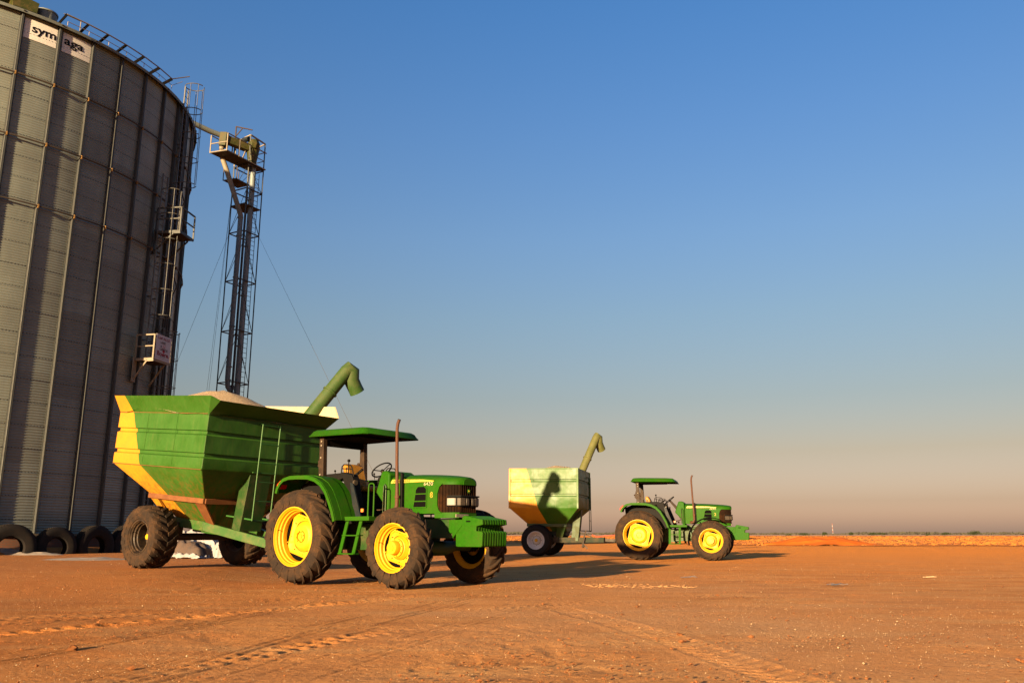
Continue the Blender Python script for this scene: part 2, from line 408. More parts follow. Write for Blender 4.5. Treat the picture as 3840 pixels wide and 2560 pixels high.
def tractor(label, loc, phi, number, front_guard, model):
    T = empty('tractor', loc, (0, 0, -phi)); tag(T, label, 'tractor', 'green farm tractors each pulling a grain cart')
    # --- hood
    mb = MB()
    secs = [(x, hood_ring(hw_at(x), 1.27, ztop(x)-.20, ztop(x))) for x in (1.60, 1.66, 1.9, 2.2, 2.5, 2.70, 2.76)]
    loft(mb, secs)
    secs = []
    for x in (2.755, 2.85, 2.95, 3.04, 3.10, 3.15, 3.19, 3.215, 3.225):
        w = hw_at(min(x, 3.214))+.006; zt = ztop(x)-(.02 if x > 3.2 else 0); zb = 1.775-.02*(x-2.75)
        secs.append((x, hood_ring(w, zb, zb+.02, zt)))
    loft(mb, secs)
    # chin below the grille and the rounded frame beside it
    chin = [(2.74, .387), (2.9, .374), (3.04, .34), (3.13, .296), (3.19, .24)]
    mb.prism([(x, -w) for x, w in chin]+[(x, w) for x, w in chin[::-1]], 1.19, 1.285, 'z')
    for s in (-1, 1): mb.prism([(2.735, 1.275), (2.90, 1.275), (2.83, 1.33), (2.80, 1.42), (2.80, 1.62), (2.84, 1.73), (2.92, 1.79), (2.735, 1.79)], s*.345, s*.389, 'y')
    hood = mb.build('hood', 'green', T, 40)
    # --- grille
    mb = MB(); secs = []
    for x in (2.72, 2.85, 2.95, 3.04, 3.10, 3.14, 3.17, 3.19):
        w = hw_at(x)-.012; secs.append((x, [(-w, 1.28), (-w, 1.78), (w, 1.78), (w, 1.28)]))
    vs = [(x, y, z) for x, P in secs for y, z in P]; fs = []
    for i in range(len(secs)-1):
        for k in range(4): fs.append((i*4+k, i*4+(k+1) % 4, i*4+4+(k+1) % 4, i*4+4+k))
    fs.append(tuple(len(vs)-4+i for i in range(4))); mb.add(vs, fs)
    for s in (-1, 1):
        for x in (2.84, 2.90, 2.96, 3.02, 3.07, 3.115, 3.15):
            w = hw_at(x)-.006; mb.box(x-.004, x+.004, s*w-.006, s*w+.006, 1.285, 1.775)
    for y in np.linspace(-.2, .2, 8): mb.box(3.185, 3.202, y-.004, y+.004, 1.285, 1.765)
    g = mb.build('grille', 'grille', T, 20)
    em = MB().lathe([(.001, -.004), (.038, -.004), (.04, 0), (.038, .004), (.001, .004)], 20)
    e = em.build('emblem', 'green', g); e.rotation_euler = (0, 0, PI/2); e.location = (3.206, 0, 1.66)
    ym = MB().prism([(-.02, -.012), (.0, -.006), (.018, -.016), (.012, 0), (.022, .012), (.004, .006), (-.012, .016), (-.008, .002)], -.006, .006, 'y').build('emblem_mark', 'letter_yellow', g)
    ym.rotation_euler = (0, 0, PI/2); ym.location = (3.209, 0, 1.66)
    # --- headlights under a dark lip
    lip = MB().prism([(3.00, -.37), (3.14, -.32), (3.245, -.26), (3.26, 0), (3.245, .26), (3.14, .32), (3.00, .37), (3.0, .3), (3.1, .27), (3.1, -.27), (3.0, -.3)], 1.555, 1.58, 'z').build('headlight_lip', 'black', T, 30, .004)
    for s in (-1, 1):
        mb = MB().prism([(2.99, s*.368), (3.12, s*.318), (3.225, s*.255), (3.24, s*.03), (3.18, s*.03), (3.14, s*.2), (2.99, s*.31)], 1.385, 1.55, 'z')
        hl = mb.build('headlight', 'black', T, 30, .012)
        MB().prism([(3.01, s*.372), (3.13, s*.327), (3.165, s*.305), (3.13, s*.27), (3.01, s*.32)], 1.405, 1.535, 'z').build('lamp_lens', 'glass', hl, 30, .006)
        MB().prism([(3.18, s*.292), (3.234, s*.255), (3.250, s*.14), (3.19, s*.13)], 1.405, 1.535, 'z').build('lamp_lens', 'glass', hl, 30, .006)
        MB().box(3.2, 3.252, s*.04, s*.115, 1.41, 1.53).build('lamp_lens', 'glass', hl, 30, .006)
        # side vent: three louvred openings in a raised frame
        y = s*.388; mb = MB()
        mb.prism([(2.22, 1.37), (2.56, 1.37), (2.56, 1.72), (2.50, 1.76), (2.34, 1.76), (2.28, 1.70)], y, y+s*.012, 'y', 0)
        mb.prism([(2.25, 1.39), (2.54, 1.39), (2.54, 1.48), (2.265, 1.48)], y, y+s*.018, 'y', 1)
        mb.prism([(2.27, 1.50), (2.54, 1.50), (2.54, 1.61), (2.29, 1.61)], y, y+s*.018, 'y', 1)
        mb.prism([(2.295, 1.63), (2.54, 1.63), (2.54, 1.705), (2.49, 1.745), (2.35, 1.745), (2.30, 1.69)], y, y+s*.018, 'y', 1)
        v = mb.build('side_vent', ['green', 'black_and_shade'], T, 30)
        mb = MB().prism([(1.66, 1.855), (1.70, 1.90), (2.45, 1.875), (2.72, 1.845), (2.70, 1.83), (2.4, 1.835), (1.66, 1.83)], s*.33, s*.3905, 'y')
        mb.build('hood_stripe', 'stripe', hood, 30)
    fn = lambda s: (lambda x, y, z: (x, s*(.392+z), y))
    # the lettering runs forward on the right side of the hood and backward on the left
    def side_text(name, txt, size, x, z, mat, w, bold=.0, yy=.3925):
        for s in (-1, 1):
            mb = MB(); f = (lambda a, b, c, s=s: (x+a if s < 0 else x+w-a, s*(yy+abs(c)), z+b))
            text(mb, txt, size, f, bold, .003, width=w); mb.build(name, mat, hood, 0)
    side_text('hood_lettering', 'JOHN', .05, 1.72, 1.845, 'letter_dark', .17); side_text('hood_lettering', 'DEERE', .05, 1.93, 1.845, 'letter_dark', .21)
    side_text('model_number', model, .085, 2.48, 1.765, 'letter_pale', .22, .001)
    side_text('fleet_number', number, .14, 2.63, 1.55, 'letter_yellow', .07, .002)
    # --- cowl
    mb = MB().prism([(1.235, 1.68), (1.375, 2.07), (1.49, 2.075), (1.585, 2.02), (1.585, 1.22), (1.49, 1.22), (1.48, 1.42)], -.36, .36, 'y')
    cw = mb.build('cowl', 'green', T, 30, .03)
    for s in (-1, 1): MB().tube([(1.47, s*.385, 1.28), (1.47, s*.385, 1.78), (1.50, s*.385, 1.82), (1.53, s*.385, 1.78), (1.53, s*.385, 1.28)], .014, 8).build('grab_bar', 'green_dark', cw)
    # --- exhaust
    mb = MB().tube([(1.80, -.40, 1.33), (1.82, -.47, 1.31), (1.90, -.50, 1.33), (1.93, -.50, 1.42), (1.925, -.50, 1.7), (1.90, -.50, 2.2), (1.88, -.50, 2.82), (1.895, -.50, 2.92), (1.93, -.50, 2.99)],
                   [.045, .046, .046, .04, .034, .030, .030, .030, .030], 14)
    mb.tube([(1.93, -.50, 1.55), (1.93, -.50, 1.60)], .048, 12)
    ex = mb.build('exhaust_pipe', 'pipe', T, 40)
    MB().tube([(1.93, -.50, 2.99), (1.9315, -.50, 2.994)], .026, 12).build('pipe_mouth', 'black_and_shade', ex)
    mb = MB().prism([(1.955, 1.34), (2.0, 1.34), (1.985, 2.0), (1.94, 2.02)], -.44, -.385, 'y'); mb.build('pipe_bracket', 'black', ex)
    # --- canopy
    def roofring(k):
        e, z = k; x0, x1, y = -.28-e, 1.31+e, .76+e; c = .05
        return [(x0, -y+c, z), (x0+c, -y, z), (x1-c*1.6, -y, z), (x1, -y+c*1.6, z), (x1, y-c*1.6, z), (x1-c*1.6, y, z), (x0+c, y, z), (x0, y-c, z)]
    lv = [(.01, 2.785), (.02, 2.797), (-.005, 2.82), (-.04, 2.885), (-.09, 2.92), (-.25, 2.935)]; vs = []; fs = []
    for i, k in enumerate(lv): vs += roofring(k)
    for i in range(len(lv)-1):
        for k in range(8): fs.append((i*8+k, i*8+(k+1) % 8, i*8+8+(k+1) % 8, i*8+8+k))
    fs += [tuple(range(len(vs)-8, len(vs)))]
    # slight fall of the roof to the front
    vs = [(x, y, z-.035*max(0, x-.3)) for x, y, z in vs]
    mb = MB().add(vs, fs); inner = [(x, y, z+.004) for x, y, z in vs[:8]]
    cn = mb.build('canopy', 'green', T, 30)
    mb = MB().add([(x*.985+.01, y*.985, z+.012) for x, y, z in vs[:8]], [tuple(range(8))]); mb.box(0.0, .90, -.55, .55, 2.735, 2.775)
    mb.build('canopy_lining', 'black_and_shade', cn, 0)
    # --- roll bar posts
    mb = MB()
    for s in (-1, 1):
        p = MB().prism([(-.12, 1.98), (.02, 1.98), (-.02, 2.79), (-.13, 2.79)], s*.50, s*.60, 'y'); p.prism([(-.19, 2.22), (-.12, 2.16), (-.12, 2.50), (-.15, 2.42)], s*.53, s*.57, 'y')
        p.tube([(-.2, s*.55, 2.30), (-.14, s*.48, 2.33)], .03, 8)
        pp = p.build('roll_bar_post', 'rops', T, 30, .006)
        for z in (2.05, 2.38, 2.62, 2.70): MB().tube([(-.06, s*.598, z), (-.06, s*.615, z)], .018, 6).build('bolt', 'bright', pp)
    MB().box(-.13, -.03, -.5, .5, 2.62, 2.78).build('roof_frame', 'black_and_shade', T)
    # --- fenders
    arc = [(-.63, 1.70), (-.60, 1.80), (-.53, 1.89), (-.42, 1.965), (-.25, 2.0), (.0, 2.0), (.30, 1.985), (.50, 1.935), (.68, 1.84), (.82, 1.70), (.93, 1.52), (1.03, 1.33), (1.09, 1.16)]
    for s in (-1, 1):
        mb = MB(); mb.band(arc, .03, min(s*.62, s*1.20), max(s*.62, s*1.20))
        mb.band([(x*1.0, z-.012) for x, z in arc], .06, min(s*1.185, s*1.225), max(s*1.185, s*1.225))
        mb.band([(x, z+.012) for x, z in arc], .02, min(s*.80, s*1.05), max(s*.80, s*1.05))
        f = mb.build('fender', 'green', T, 35)
        inn = MB().prism([(-.5, 1.3), (-.55, 1.85), (-.2, 1.98), (.3, 1.96), (.7, 1.80), (.9, 1.55), (1.06, 1.18), (.9, 1.1)], s*.60, s*.64, 'y')
        inn.build('inner_panel', 'black', f, 0)
        MB().prism([(-.66, 1.76), (-.62, 1.86), (-.53, 1.93), (-.50, 1.89), (-.58, 1.76)], s*1.0, s*1.19, 'y').build('tail_light', 'red', f, 30, .015)
    # --- consoles, levers, rail
    for s in (-1, 1):
        mb = MB().prism([(.45, 1.90), (.45, 2.02), (.60, 2.07), (.86, 2.01), (.90, 1.93), (1.08, 1.22), (.95, 1.20), (.62, 1.95)], s*.46, s*.64, 'y')
        if s < 0: mb.prism([(.10, 1.95), (.12, 2.05), (.5, 2.06), (.5, 1.95)], -.60, -.40, 'y')
        cs = mb.build('console', 'black', T, 30, .012)
        r = MB(); r.tube([(.53, s*.60, 2.03), (.55, s*.60, 2.18), (.60, s*.60, 2.215), (.78, s*.60, 2.20), (.83, s*.60, 2.14), (.88, s*.60, 1.98)], .012, 6)
        r.tube([(.55, s*.60, 2.14), (.84, s*.60, 2.12)], .010, 6); r.build('guard_rail', 'black', cs)
        r = MB()
        for x, z in ((.62, 2.13), (.30, 2.10)): r.tube([(x, s*.53, 2.0), (x-.02, s*.53, z)], .008, 6); r.ball((x-.02, s*.53, z+.01), .022); r.build('lever', 'black', cs); r = MB()
        if s < 0:
            r.build('lever', 'black', cs); r = MB(); r.tube([(.60, -.48, 2.05), (.58, -.46, 2.28)], .012, 6); r.ball((.58, -.46, 2.30), .032)
            r.build('lever', 'black', cs); r = MB(); r.tube([(.75, -.42, 2.02), (.90, -.40, 2.12)], .026, 8); r.build('armrest', 'black', cs)
        MB().tube([(.93, s*.62, 1.86), (.97, s*.62, 1.86)], .05, 12).build('work_light', 'glass', cs)
        mg = MB().prism([(.88, 1.86), (.96, 1.84), (1.20, 1.22), (1.02, 1.22)], s*.66, s*.69, 'y'); mg.build('mud_panel', 'bluegrey', cs, 0)
    # --- seat
    mb = MB()
    bk = [(.22, 1.78), (.20, 2.04), (.15, 2.20), (.18, 2.275), (.25, 2.27), (.32, 2.16), (.38, 1.98), (.42, 1.78)]
    mb.prism(bk, -.23, .23, 'y'); st = mb.build('seat_back', 'seat', T, 40, .05)
    MB().prism([(.24, 1.70), (.24, 1.81), (.5, 1.815), (.75, 1.84), (.80, 1.80), (.78, 1.72)], -.25, .25, 'y').build('seat_cushion', 'seat', T, 40, .04)
    MB().box(.28, .70, -.19, .19, 1.25, 1.70).build('seat_base', 'black', T, 30, .03)
    # --- steering
    ax = Vector((-.62, 0, .79)).normalized(); c = Vector((1.02, 0, 2.13)); a = Vector((.79, 0, .62)).normalized(); b = Vector((0, 1, 0)); mb = MB()
    mb.tube([c+a*(.205*math.cos(t))+b*(.205*math.sin(t)) for t in np.linspace(0, 2*PI, 29)[:-1]], .014, 8, closed=True)
    for t in (.4, .4+2.09, .4+4.19): mb.tube([c-ax*.03, c+a*(.2*math.cos(t))+b*(.2*math.sin(t))], .010, 6)
    mb.ball(c-ax*.03, .04); sw = mb.build('steering_wheel', 'black', T)
    MB().tube([c-ax*.04, (1.28, 0, 1.83), (1.40, 0, 1.70)], [.035, .05, .06], 10).build('steering_column', 'rops', T)
    # --- platform
    mb = MB().box(1.04, 1.70, -.97, .97, 1.15, 1.225); mb.box(.3, 1.6, -.62, .62, 1.13, 1.20); pf = mb.build('platform', 'green', T, 30, .006)
    mb = MB().box(-.45, 1.0, -.56, .56, 1.10, 1.32, 0); mb.build('cab_floor', 'black', pf)
    for s in (-1, 1):
        mb = MB(); yo = .16
        for x in (1.09, 1.44): mb.beam((x, s*.90, 1.15), (x-.005, s*(.90+yo), .56), .075, .02, (0, 1, 0))
        for z in (.90, .58):
            y = .90+yo*(1.15-z)/.6; mb.box(1.06, 1.47, min(s*(y-.10), s*(y+.04)), max(s*(y-.10), s*(y+.04)), z-.02, z)
        mb.build('step_ladder', 'green', T, 30)
        mb = MB().tube([(1.56, s*.86, 1.22), (1.56, s*.86, 1.74), (1.57, s*.86, 1.79), (1.60, s*.86, 1.81), (1.66, s*.86, 1.81), (1.69, s*.86, 1.79), (1.70, s*.86, 1.74), (1.70, s*.86, 1.22)], .014, 8)
        if not front_guard: mb.build('handrail', 'green', T)
        for x, z in ((1.25, 1.34),): MB().box(x-.03, x+.03, s*.70-.01, s*.70+.01, z-.03, z+.03).build('reflector', 'orange', T, 0)
    mb = MB()
    for y in (-.16, .12): mb.tube([(1.33, y, 1.6), (1.42, y, 1.42), (1.2, y, 1.36)], .012, 6); mb.box(1.12, 1.22, y-.04, y+.04, 1.35, 1.37)
    mb.build('pedals', 'rops', T)
    # --- drive train
    mb = MB(); mb.box(-.30, .35, -.26, .26, .62, 1.14); mb.box(.35, 1.35, -.22, .22, .62, 1.10); mb.box(1.35, 2.35, -.24, .24, .66, 1.22); mb.box(2.3, 3.05, -.20, .20, .84, 1.18)
    mb.box(1.15, 1.72, -.42, -.22, .66, 1.02); mb.box(1.15, 1.72, .22, .42, .66, 1.02); mb.tube([(1.5, -.3, 1.1), (2.3, -.3, 1.12)], .05, 10); mb.tube([(1.75, -.30, .78), (2.0, -.30, .78)], .08, 12)
    for i in range(5): mb.tube([(1.2+.06*i, -.44, .98), (1.18+.05*i, -.46, .72)], .012, 6)
    mb.beam((1.74, -.38, 1.1), (1.84, -.38, .66), .09, .05)
    mb.build('engine', 'green_dark', T, 30, .012)
    mb = MB(); mb.tube([(0, -.80, .87), (0, -.3, .87), (0, .3, .87), (0, .80, .87)], [.12, .17, .17, .12], 16); mb.build('rear_axle', 'green_dark', T)
    mb = MB(); mb.tube([(2.524, -.86, .70), (2.524, -.45, .70), (2.524, -.15, .66), (2.524, .15, .66), (2.524, .45, .70), (2.524, .86, .70)], [.10, .09, .13, .13, .09, .10], 14)
    mb.tube([(2.40, -.6, .75), (2.40, .6, .75)], .03, 8); mb.build('front_axle', 'green_dark', T)
    mb = MB().beam((-.2, 0, .50), (-.95, 0, .47), .09, .05); mb.box(-.55, -.3, -.3, .3, .50, .62); mb.beam((-.3, -.35, .9), (-.85, -.38, .55), .05); mb.beam((-.3, .35, .9), (-.85, .38, .55), .05)
    mb.build('drawbar_hitch', 'steel_dark', T)
    # --- front weights
    mb = MB().box(2.95, 3.36, -.24, .24, .93, 1.16); mb.prism([(3.0, 1.16), (3.3, 1.16), (3.3, 1.10), (3.05, .84)], -.25, -.22, 'y'); mb.prism([(3.0, 1.16), (3.3, 1.16), (3.3, 1.10), (3.05, .84)], .22, .25, 'y')
    mb.build('weight_bracket', 'green', T, 30, .008)
    MB().box(3.205, 3.222, -.36, -.02, 1.20, 1.255).build('badge_plate', 'bright', T)
    pol = [(3.21, .715), (3.205, .93), (3.34, .955), (3.345, 1.19), (3.37, 1.22), (3.42, 1.225), (3.52, 1.205), (3.79, 1.155), (3.80, 1.07), (3.66, 1.045), (3.65, .965), (3.78, .955), (3.795, .93), (3.785, .72), (3.76, .70), (3.24, .70)]
    n = 10
    for i in range(n):
        y = -.36+.72*(i+.5)/n; wt = MB().prism(pol, y-.026, y+.026, 'y').build('front_weight', 'green', T, 30, .010)
        if i == 0:
            MB().box(3.44, 3.53, y-.030, y-.026, 1.115, 1.14).build('weight_handle_slot', 'black_and_shade', wt)
    # --- wheels
    wheel(T, 'rear', (0, -1.05, .87), .87, .47, .53, 'ag', 22, .25, .085, .055)
    wheel(T, 'rear', (0, 1.05, .87), .87, .47, .53, 'ag', 22, .25, .085, .055, True)
    wheel(T, 'front', (2.524, -1.035, .686), .686, .40, .40, 'ag', 19, .17, .115, .19)
    wheel(T, 'front', (2.524, 1.035, .686), .686, .40, .40, 'ag', 19, .17, .115, .19, True)
    if front_guard:
        for s in (-1, 1):
            A = [(2.524+.80*math.cos(t), .686+.80*math.sin(t)) for t in np.linspace(math.radians(192), math.radians(62), 16)]
            mb = MB().band(A, .03, min(s*.84, s*1.20), max(s*.84, s*1.20)); mb.tube([(2.4, s*.75, .9), (2.15, s*.9, 1.33)], .02, 6)
            mb.build('front_mudguard', 'black_and_shade', T, 35)
    return T

T1 = tractor('large green tractor nearest the camera, canopy roof, upright exhaust, yellow number 8 on its hood', (-3.362, 17.169, 0), .630, '8', False, '6430')
T2 = tractor('smaller looking green tractor at right, seen side on, yellow number 2 on its hood', (4.863, 32.057, 0), .291, '2', True, '6430')
# ------------------------------------------------------------------ grain carts
def octo(xr, xf, w, c, zs, d=(0,0,0,0)):
    """8 corner loop: right side (2), front (2), left (2), rear (2); zs = heights of right, front, left, rear edges"""
    zr, zf, zl, zb = zs; dr, df, dl, db = d
    return [(xr+c-db*0, -w-dr, zr), (xf-c, -w-dr, zr), (xf+df, -w+c, zf), (xf+df, w-c, zf), (xf-c, w+dl, zl), (xr+c, w+dl, zl), (xr-db, w-c, zb), (xr-db, -w+c, zb)]
def grain_cart(name, label, loc, phi, pitch, P):
    T = empty(name, loc, (0, pitch, -phi)); tag(T, label, 'grain cart', 'green and yellow grain carts behind the tractors')
    xr, xf, w, zb, zt = P['xr'], P['xf'], P['w'], P['zb'], P['zt']; cx = P['cx']; bz = P['bz']
    L = []
    # lower hopper, 45 degree slopes
    k = (zb-P['beam'])
    L.append(octo(cx-P['bx'], cx+P['bx'], P['by'], .01, [bz]*4))
    L.append(octo(xr+k, xf-k, w-k, .012, [P['beam']]*4))
    L.append(octo(xr, xf, w, .012, [zb]*4))
    lev = [zb+.02]
    H = zt-zb
    def ring(z, d): L.append(octo(xr-d, xf+d, w+d, .012, [z]*4))
    ring(zb+.03, .012)
    for fz in P['grooves']:
        z = zb+H*fz; ring(z-.06, .012); ring(z-.03, -.030); ring(z+.03, -.030); ring(z+.045, .012)
    ring(zt, .012)
    if P['flare']:
        X0, X1, Y0, Y1 = xr-.22, xf+.36, -w-.20, w+.22; zr, zf, zl, zk = zt+.35, zt+.27, zt+.56, zt+.30
        L.append([(X0+.20, Y0, zr), (X1-.10, Y0, zr), (X1, Y0+.17, zf), (X1, Y1-.17, zf), (X1-.34, Y1, zl), (X0+.2, Y1, zl), (X0, Y1-.2, zk), (X0, Y0+.22, zk-.10)])
    vs = [p for l in L for p in l]; fs = []
    for i in range(len(L)-1):
        for q in range(8): fs.append((i*8+q, i*8+(q+1) % 8, i*8+8+(q+1) % 8, i*8+8+q))
    fs.append(tuple(range(8))[::-1])
    mb = MB().add(vs, fs)
    hop = mb.build('hopper', P['paint'], T, 25)
    # inner skin and rim
    top = L[-1]; t = .03; n = 8
    if P['flare']:
        inn = [(x*(1-.012), y*(1-.012), z) for x, y, z in top]; low = [(x*.985, y*.985, zt-.02) for x, y, z in L[-2]]; low2 = [(x*.96, y*.96, zt-.3) for x, y, z in L[-2]]
    else:
        inn = [(x-(.03 if x > 0 else -.03), y-(.03 if y > 0 else -.03), z) for x, y, z in top]; low = [(x, y, z-.2) for x, y, z in inn]; low2 = [(x*.96, y*.96, z-.4) for x, y, z in inn]
    vs = top+inn+low+low2; fs = [(i*8+q, i*8+(q+1) % 8, i*8+8+(q+1) % 8, i*8+8+q) for i in range(3) for q in range(8)]
    MB().add([(x, y, z+.002) for x, y, z in vs], fs).build('inner_lining', 'cream', hop, 25)
    if P['flare']:
        MB().box(xr+.02, xf-.02, -w-.020, -w-.010, zt-.006, zt+.006).build('rusty_seam', 'rust', hop, 0)
        mb = MB()
        for i in range(7): mb.beam((xr+.1+.4*i, -w-.022, zb+.004), (xr+.35+.4*i, -w-.022, zb+.004), .006, .014)
        MB().box(xr, xf, -w-.022, -w-.012, zb-.006, zb+.006).build('rusty_seam', 'rust', hop, 0)
    # corner posts of the straight sided cart
    if not P['flare']:
        mb = MB()
        for x in (xr, xf):
            for y in (-w, w): mb.box(x-.035, x+.035, y-.035 if y < 0 else y-.02, y+.02 if y < 0 else y+.035, zb, zt+.012)
        mb.box(xr, xf, -w-.03, -w-.012, zt-.03, zt+.01); mb.box(xr, xf, w+.012, w+.03, zt-.03, zt+.01)
        mb.build('corner_post', P['paint'], T, 25, .006)
    # seams on the side
    mb = MB()
    for x in (xr+.35*(xf-xr), xr+.68*(xf-xr)):
        mb.box(x-.004, x+.004, -w-.018, -w-.012, zb+.05, zb+H*P['grooves'][0]-.08)
        mb.box(x-.004, x+.004, -w-.018, -w-.012, zb+H*P['grooves'][0]+.06, zt-.02)
    mb.build('weld_seam', P['paint'], hop, 0)
    # grain
    nx, ny = 46, 46; vs = []; fs = []
    for i in range(nx+1):
        for j in range(ny+1):
            x = xr+.04+(xf-xr-.08)*i/nx; y = -w+.04+(2*w-.08)*j/ny
            ex = P['fl_in'] if P['flare'] else 0
            X = x+(x-(xr+xf)/2)/((xf-xr)/2)*ex; Y = y*(1+ex/w)
            u = (X-P['hx'])/P['hr']; v = (Y-P['hy'])/P['hr']; r = math.hypot(u*(1.15 if X < P['hx'] else 1), v)
            z = P['hz0']+P['hh']*max(0, 1-r)**1.0*(1 if r > .18 else 1)-P['hh']*.12*math.exp(-(r/.16)**2)
            z += .012*float(vnoise(np.array([X*4.]), np.array([Y*4.]))[0])
            vs.append((X, Y, z))
    for i in range(nx):
        for j in range(ny): a = i*(ny+1)+j; fs.append((a, a+ny+1, a+ny+2, a+1))
    g = MB().add(vs, fs).build('grain_heap', 'grain', T, 180)
    # beam round the hopper with struts
    z = P['beam']; bw = w-k; mb = MB()
    for s in (-1, 1): mb.beam((xr+k-.03, s*(bw+.02), z-.02), (xf-k+.03, s*(bw+.02), z-.02), .07, .11)
    for x in (xr+k-.02, xf-k+.02): mb.beam((x, -bw, z-.02), (x, bw, z-.02), .07, .11)
    mb.build('hopper_beam', P['beam_m'], T, 25, .006)
    ch = P['ch']
    for s in (-1, 1):
        mb = MB()
        mb.add([(xr+k-.02, s*(bw+.01), z-.06), (xr+k+.26, s*(bw+.01), z-.06), (xr+k+.34, s*.62, ch), (xr+k+.22, s*.62, ch), (xr+k-.02, s*(bw-.05), z-.06), (xr+k+.26, s*(bw-.05), z-.06), (xr+k+.34, s*.56, ch), (xr+k+.22, s*.56, ch)],
               [(0,1,2,3), (7,6,5,4), (0,4,5,1), (1,5,6,2), (2,6,7,3), (3,7,4,0)])
        mb.build('rear_strut', P['paint'], T, 0)
        mb = MB().add([(xf-k+.02, s*(bw+.01), z-.06), (xf-k-.32, s*(bw+.01), z-.06), (xf-k-.42, s*.52, ch), (xf-k-.18, s*.52, ch), (xf-k+.02, s*(bw-.03), z-.06), (xf-k-.32, s*(bw-.03), z-.06), (xf-k-.42, s*.48, ch), (xf-k-.18, s*.48, ch)],
               [(0,1,2,3), (7,6,5,4), (0,4,5,1), (1,5,6,2), (2,6,7,3), (3,7,4,0)])
        mb.build('front_strut', P['beam_m'], T, 0)
    # chassis, axle, drawbar
    mb = MB()
    for s in (-1, 1):
        mb.beam((xr+k, s*.56, ch), (.9*P['s'], s*.56, ch-.02), .10, .20)
        mb.beam((.9*P['s'], s*.56, ch-.02), P['hitch'][0], .10, .20) if False else mb.beam((.88*P['s'], s*.56, ch-.02), (P['hx_'], s*.13, P['hz_']), .09, .19)
    mb.beam((xr+k+.1, -.6, ch-.02), (xr+k+.1, .6, ch-.02), .1, .16); mb.beam((.6*P['s'], -.6, ch-.03), (.6*P['s'], .6, ch-.03), .1, .16)
    mb.build('drawbar_frame', P['frame_m'], T, 25, .006)
    ww = P['track']; R = P['R']
    mb = MB().tube([(0, -ww+.1, R), (0, ww-.1, R)], .08, 12)
    for s in (-1, 1): mb.beam((0, s*.56, R), (0, s*.56, ch), .14, .10)
    mb.build('axle', 'steel_dark', T)
    mb = MB().beam((P['hx_']-.15, 0, P['hz_']), (P['hx_']+.42, 0, P['hz_']-.02), .10, .10); mb.tube([(P['hx_']+.42+.07*math.cos(t), .07*math.sin(t), P['hz_']-.02) for t in np.linspace(0, 2*PI, 13)[:-1]], .022, 6, closed=True)
    mb.build('hitch_eye', 'steel_dark', T)
    wk = P['key']
    for s in (-1, 1):
        wheel(T, wk, (0, s*ww, R), R, P['tw'], P['rr'], P['tk'], P['tn'], P['dish'], .075, .06, s > 0, tyre_m=P['tyre_m'], rim_m=P['rim_m'], gaps=False)
        MB().lathe([(.001, -.012), (.05, -.012), (.06, 0), (.06, .05)], 16).build('hub_cap', 'yellow', T).location = (0, s*(ww-s*0)-(0), R)
    # ladder on the front wall
    lx = xf+.10; lz0, lz1 = P['lad']; ly0, ly1 = P['lady']; mb = MB()
    for y in (ly0, ly1):
        mb.tube([(lx-.09, y, lz1), (lx, y, lz1), (lx+.02, y, lz0)], .014, 8)
    nr = 6
    for i in range(nr):
        q = lz1-.02-(lz1-lz0-.02)*i/(nr-1); mb.tube([(lx+.01, ly0, q), (lx+.01, ly1, q)], .011, 6)
    mb.beam((lx+.01, ly0, lz0+.02), (xf-k-.1, ly0, lz0+.04), .03); mb.beam((lx+.01, ly1, lz0+.02), (xf-k-.1, ly1, lz0+.04), .03)
    mb.beam((lx, ly0-.12, zb+.02), (lx, ly1+.04, zb+.02), .025)
    mb.build('ladder', P['lad_m'], T)
    # upright housing under the front wall, with the auger boot
    y0, y1 = P['leg']; mb = MB()
    mb.prism([(xf-.02, zb-.03), (xf-.30, zb-.05), (xf-.42, ch-.05), (xf-.15, ch-.05)], y0, y1, 'y'); mb.build('front_leg', P['leg_m'], T, 20, .006)
    mb = MB().prism([(cx-.35, bz-.16), (cx+.5, bz-.16), (cx+.5, bz+.02), (cx-.35, bz+.02)], -.36, .36, 'y'); mb.build('unloading_boot', P['frame_m'], T, 20, .01)
    # auger
    a, b = Vector(P['aug'][0]), Vector(P['aug'][1]); d = (b-a).normalized(); r = P['ar']; mb = MB()
    mb.tube([a-d*P['adown'], b], r, 20); mb.tube([a+d*.35*(b-a).length-d*.02, a+d*.35*(b-a).length+d*.02], r*1.14, 20)
    au = mb.build('unloading_auger', P['aug_m'], T, 40)
    e = b; sp = Vector(P['spout']); mb = MB()
    mb.tube([e-d*.02, e+d*.08, e+d*.13+sp*.18, e+sp*.42, e+sp*.75, e+sp], [r*1.03, r*1.05, r*1.12, r*1.18, r*1.1, r*1.12], 14)
    h = mb.build('spout', P['aug_m'], au, 40)
    MB().tube([e+sp*1.0, e+sp*1.004], r*1.0, 14).build('spout_mouth', 'black_and_shade', h)
    return T

k = NT('maize_grain'); o = k.obj(); n1 = k.noise(o, 3, 5); v = k.n('ShaderNodeTexVoronoi'); v.inputs['Scale'].default_value = 55; k.l(o, v.inputs['Vector'])
c = k.mix(k.rng(n1, .35, .7), (.42, .34, .22), (.35, .27, .16)); c = k.mix(k.rng(v.outputs['Distance'], .25, .7), c, (.19, .12, .055)); k.base(c); k.rough(.85); k.bump(v.outputs['Distance'], 1.0, .02); M['grain'] = k.m

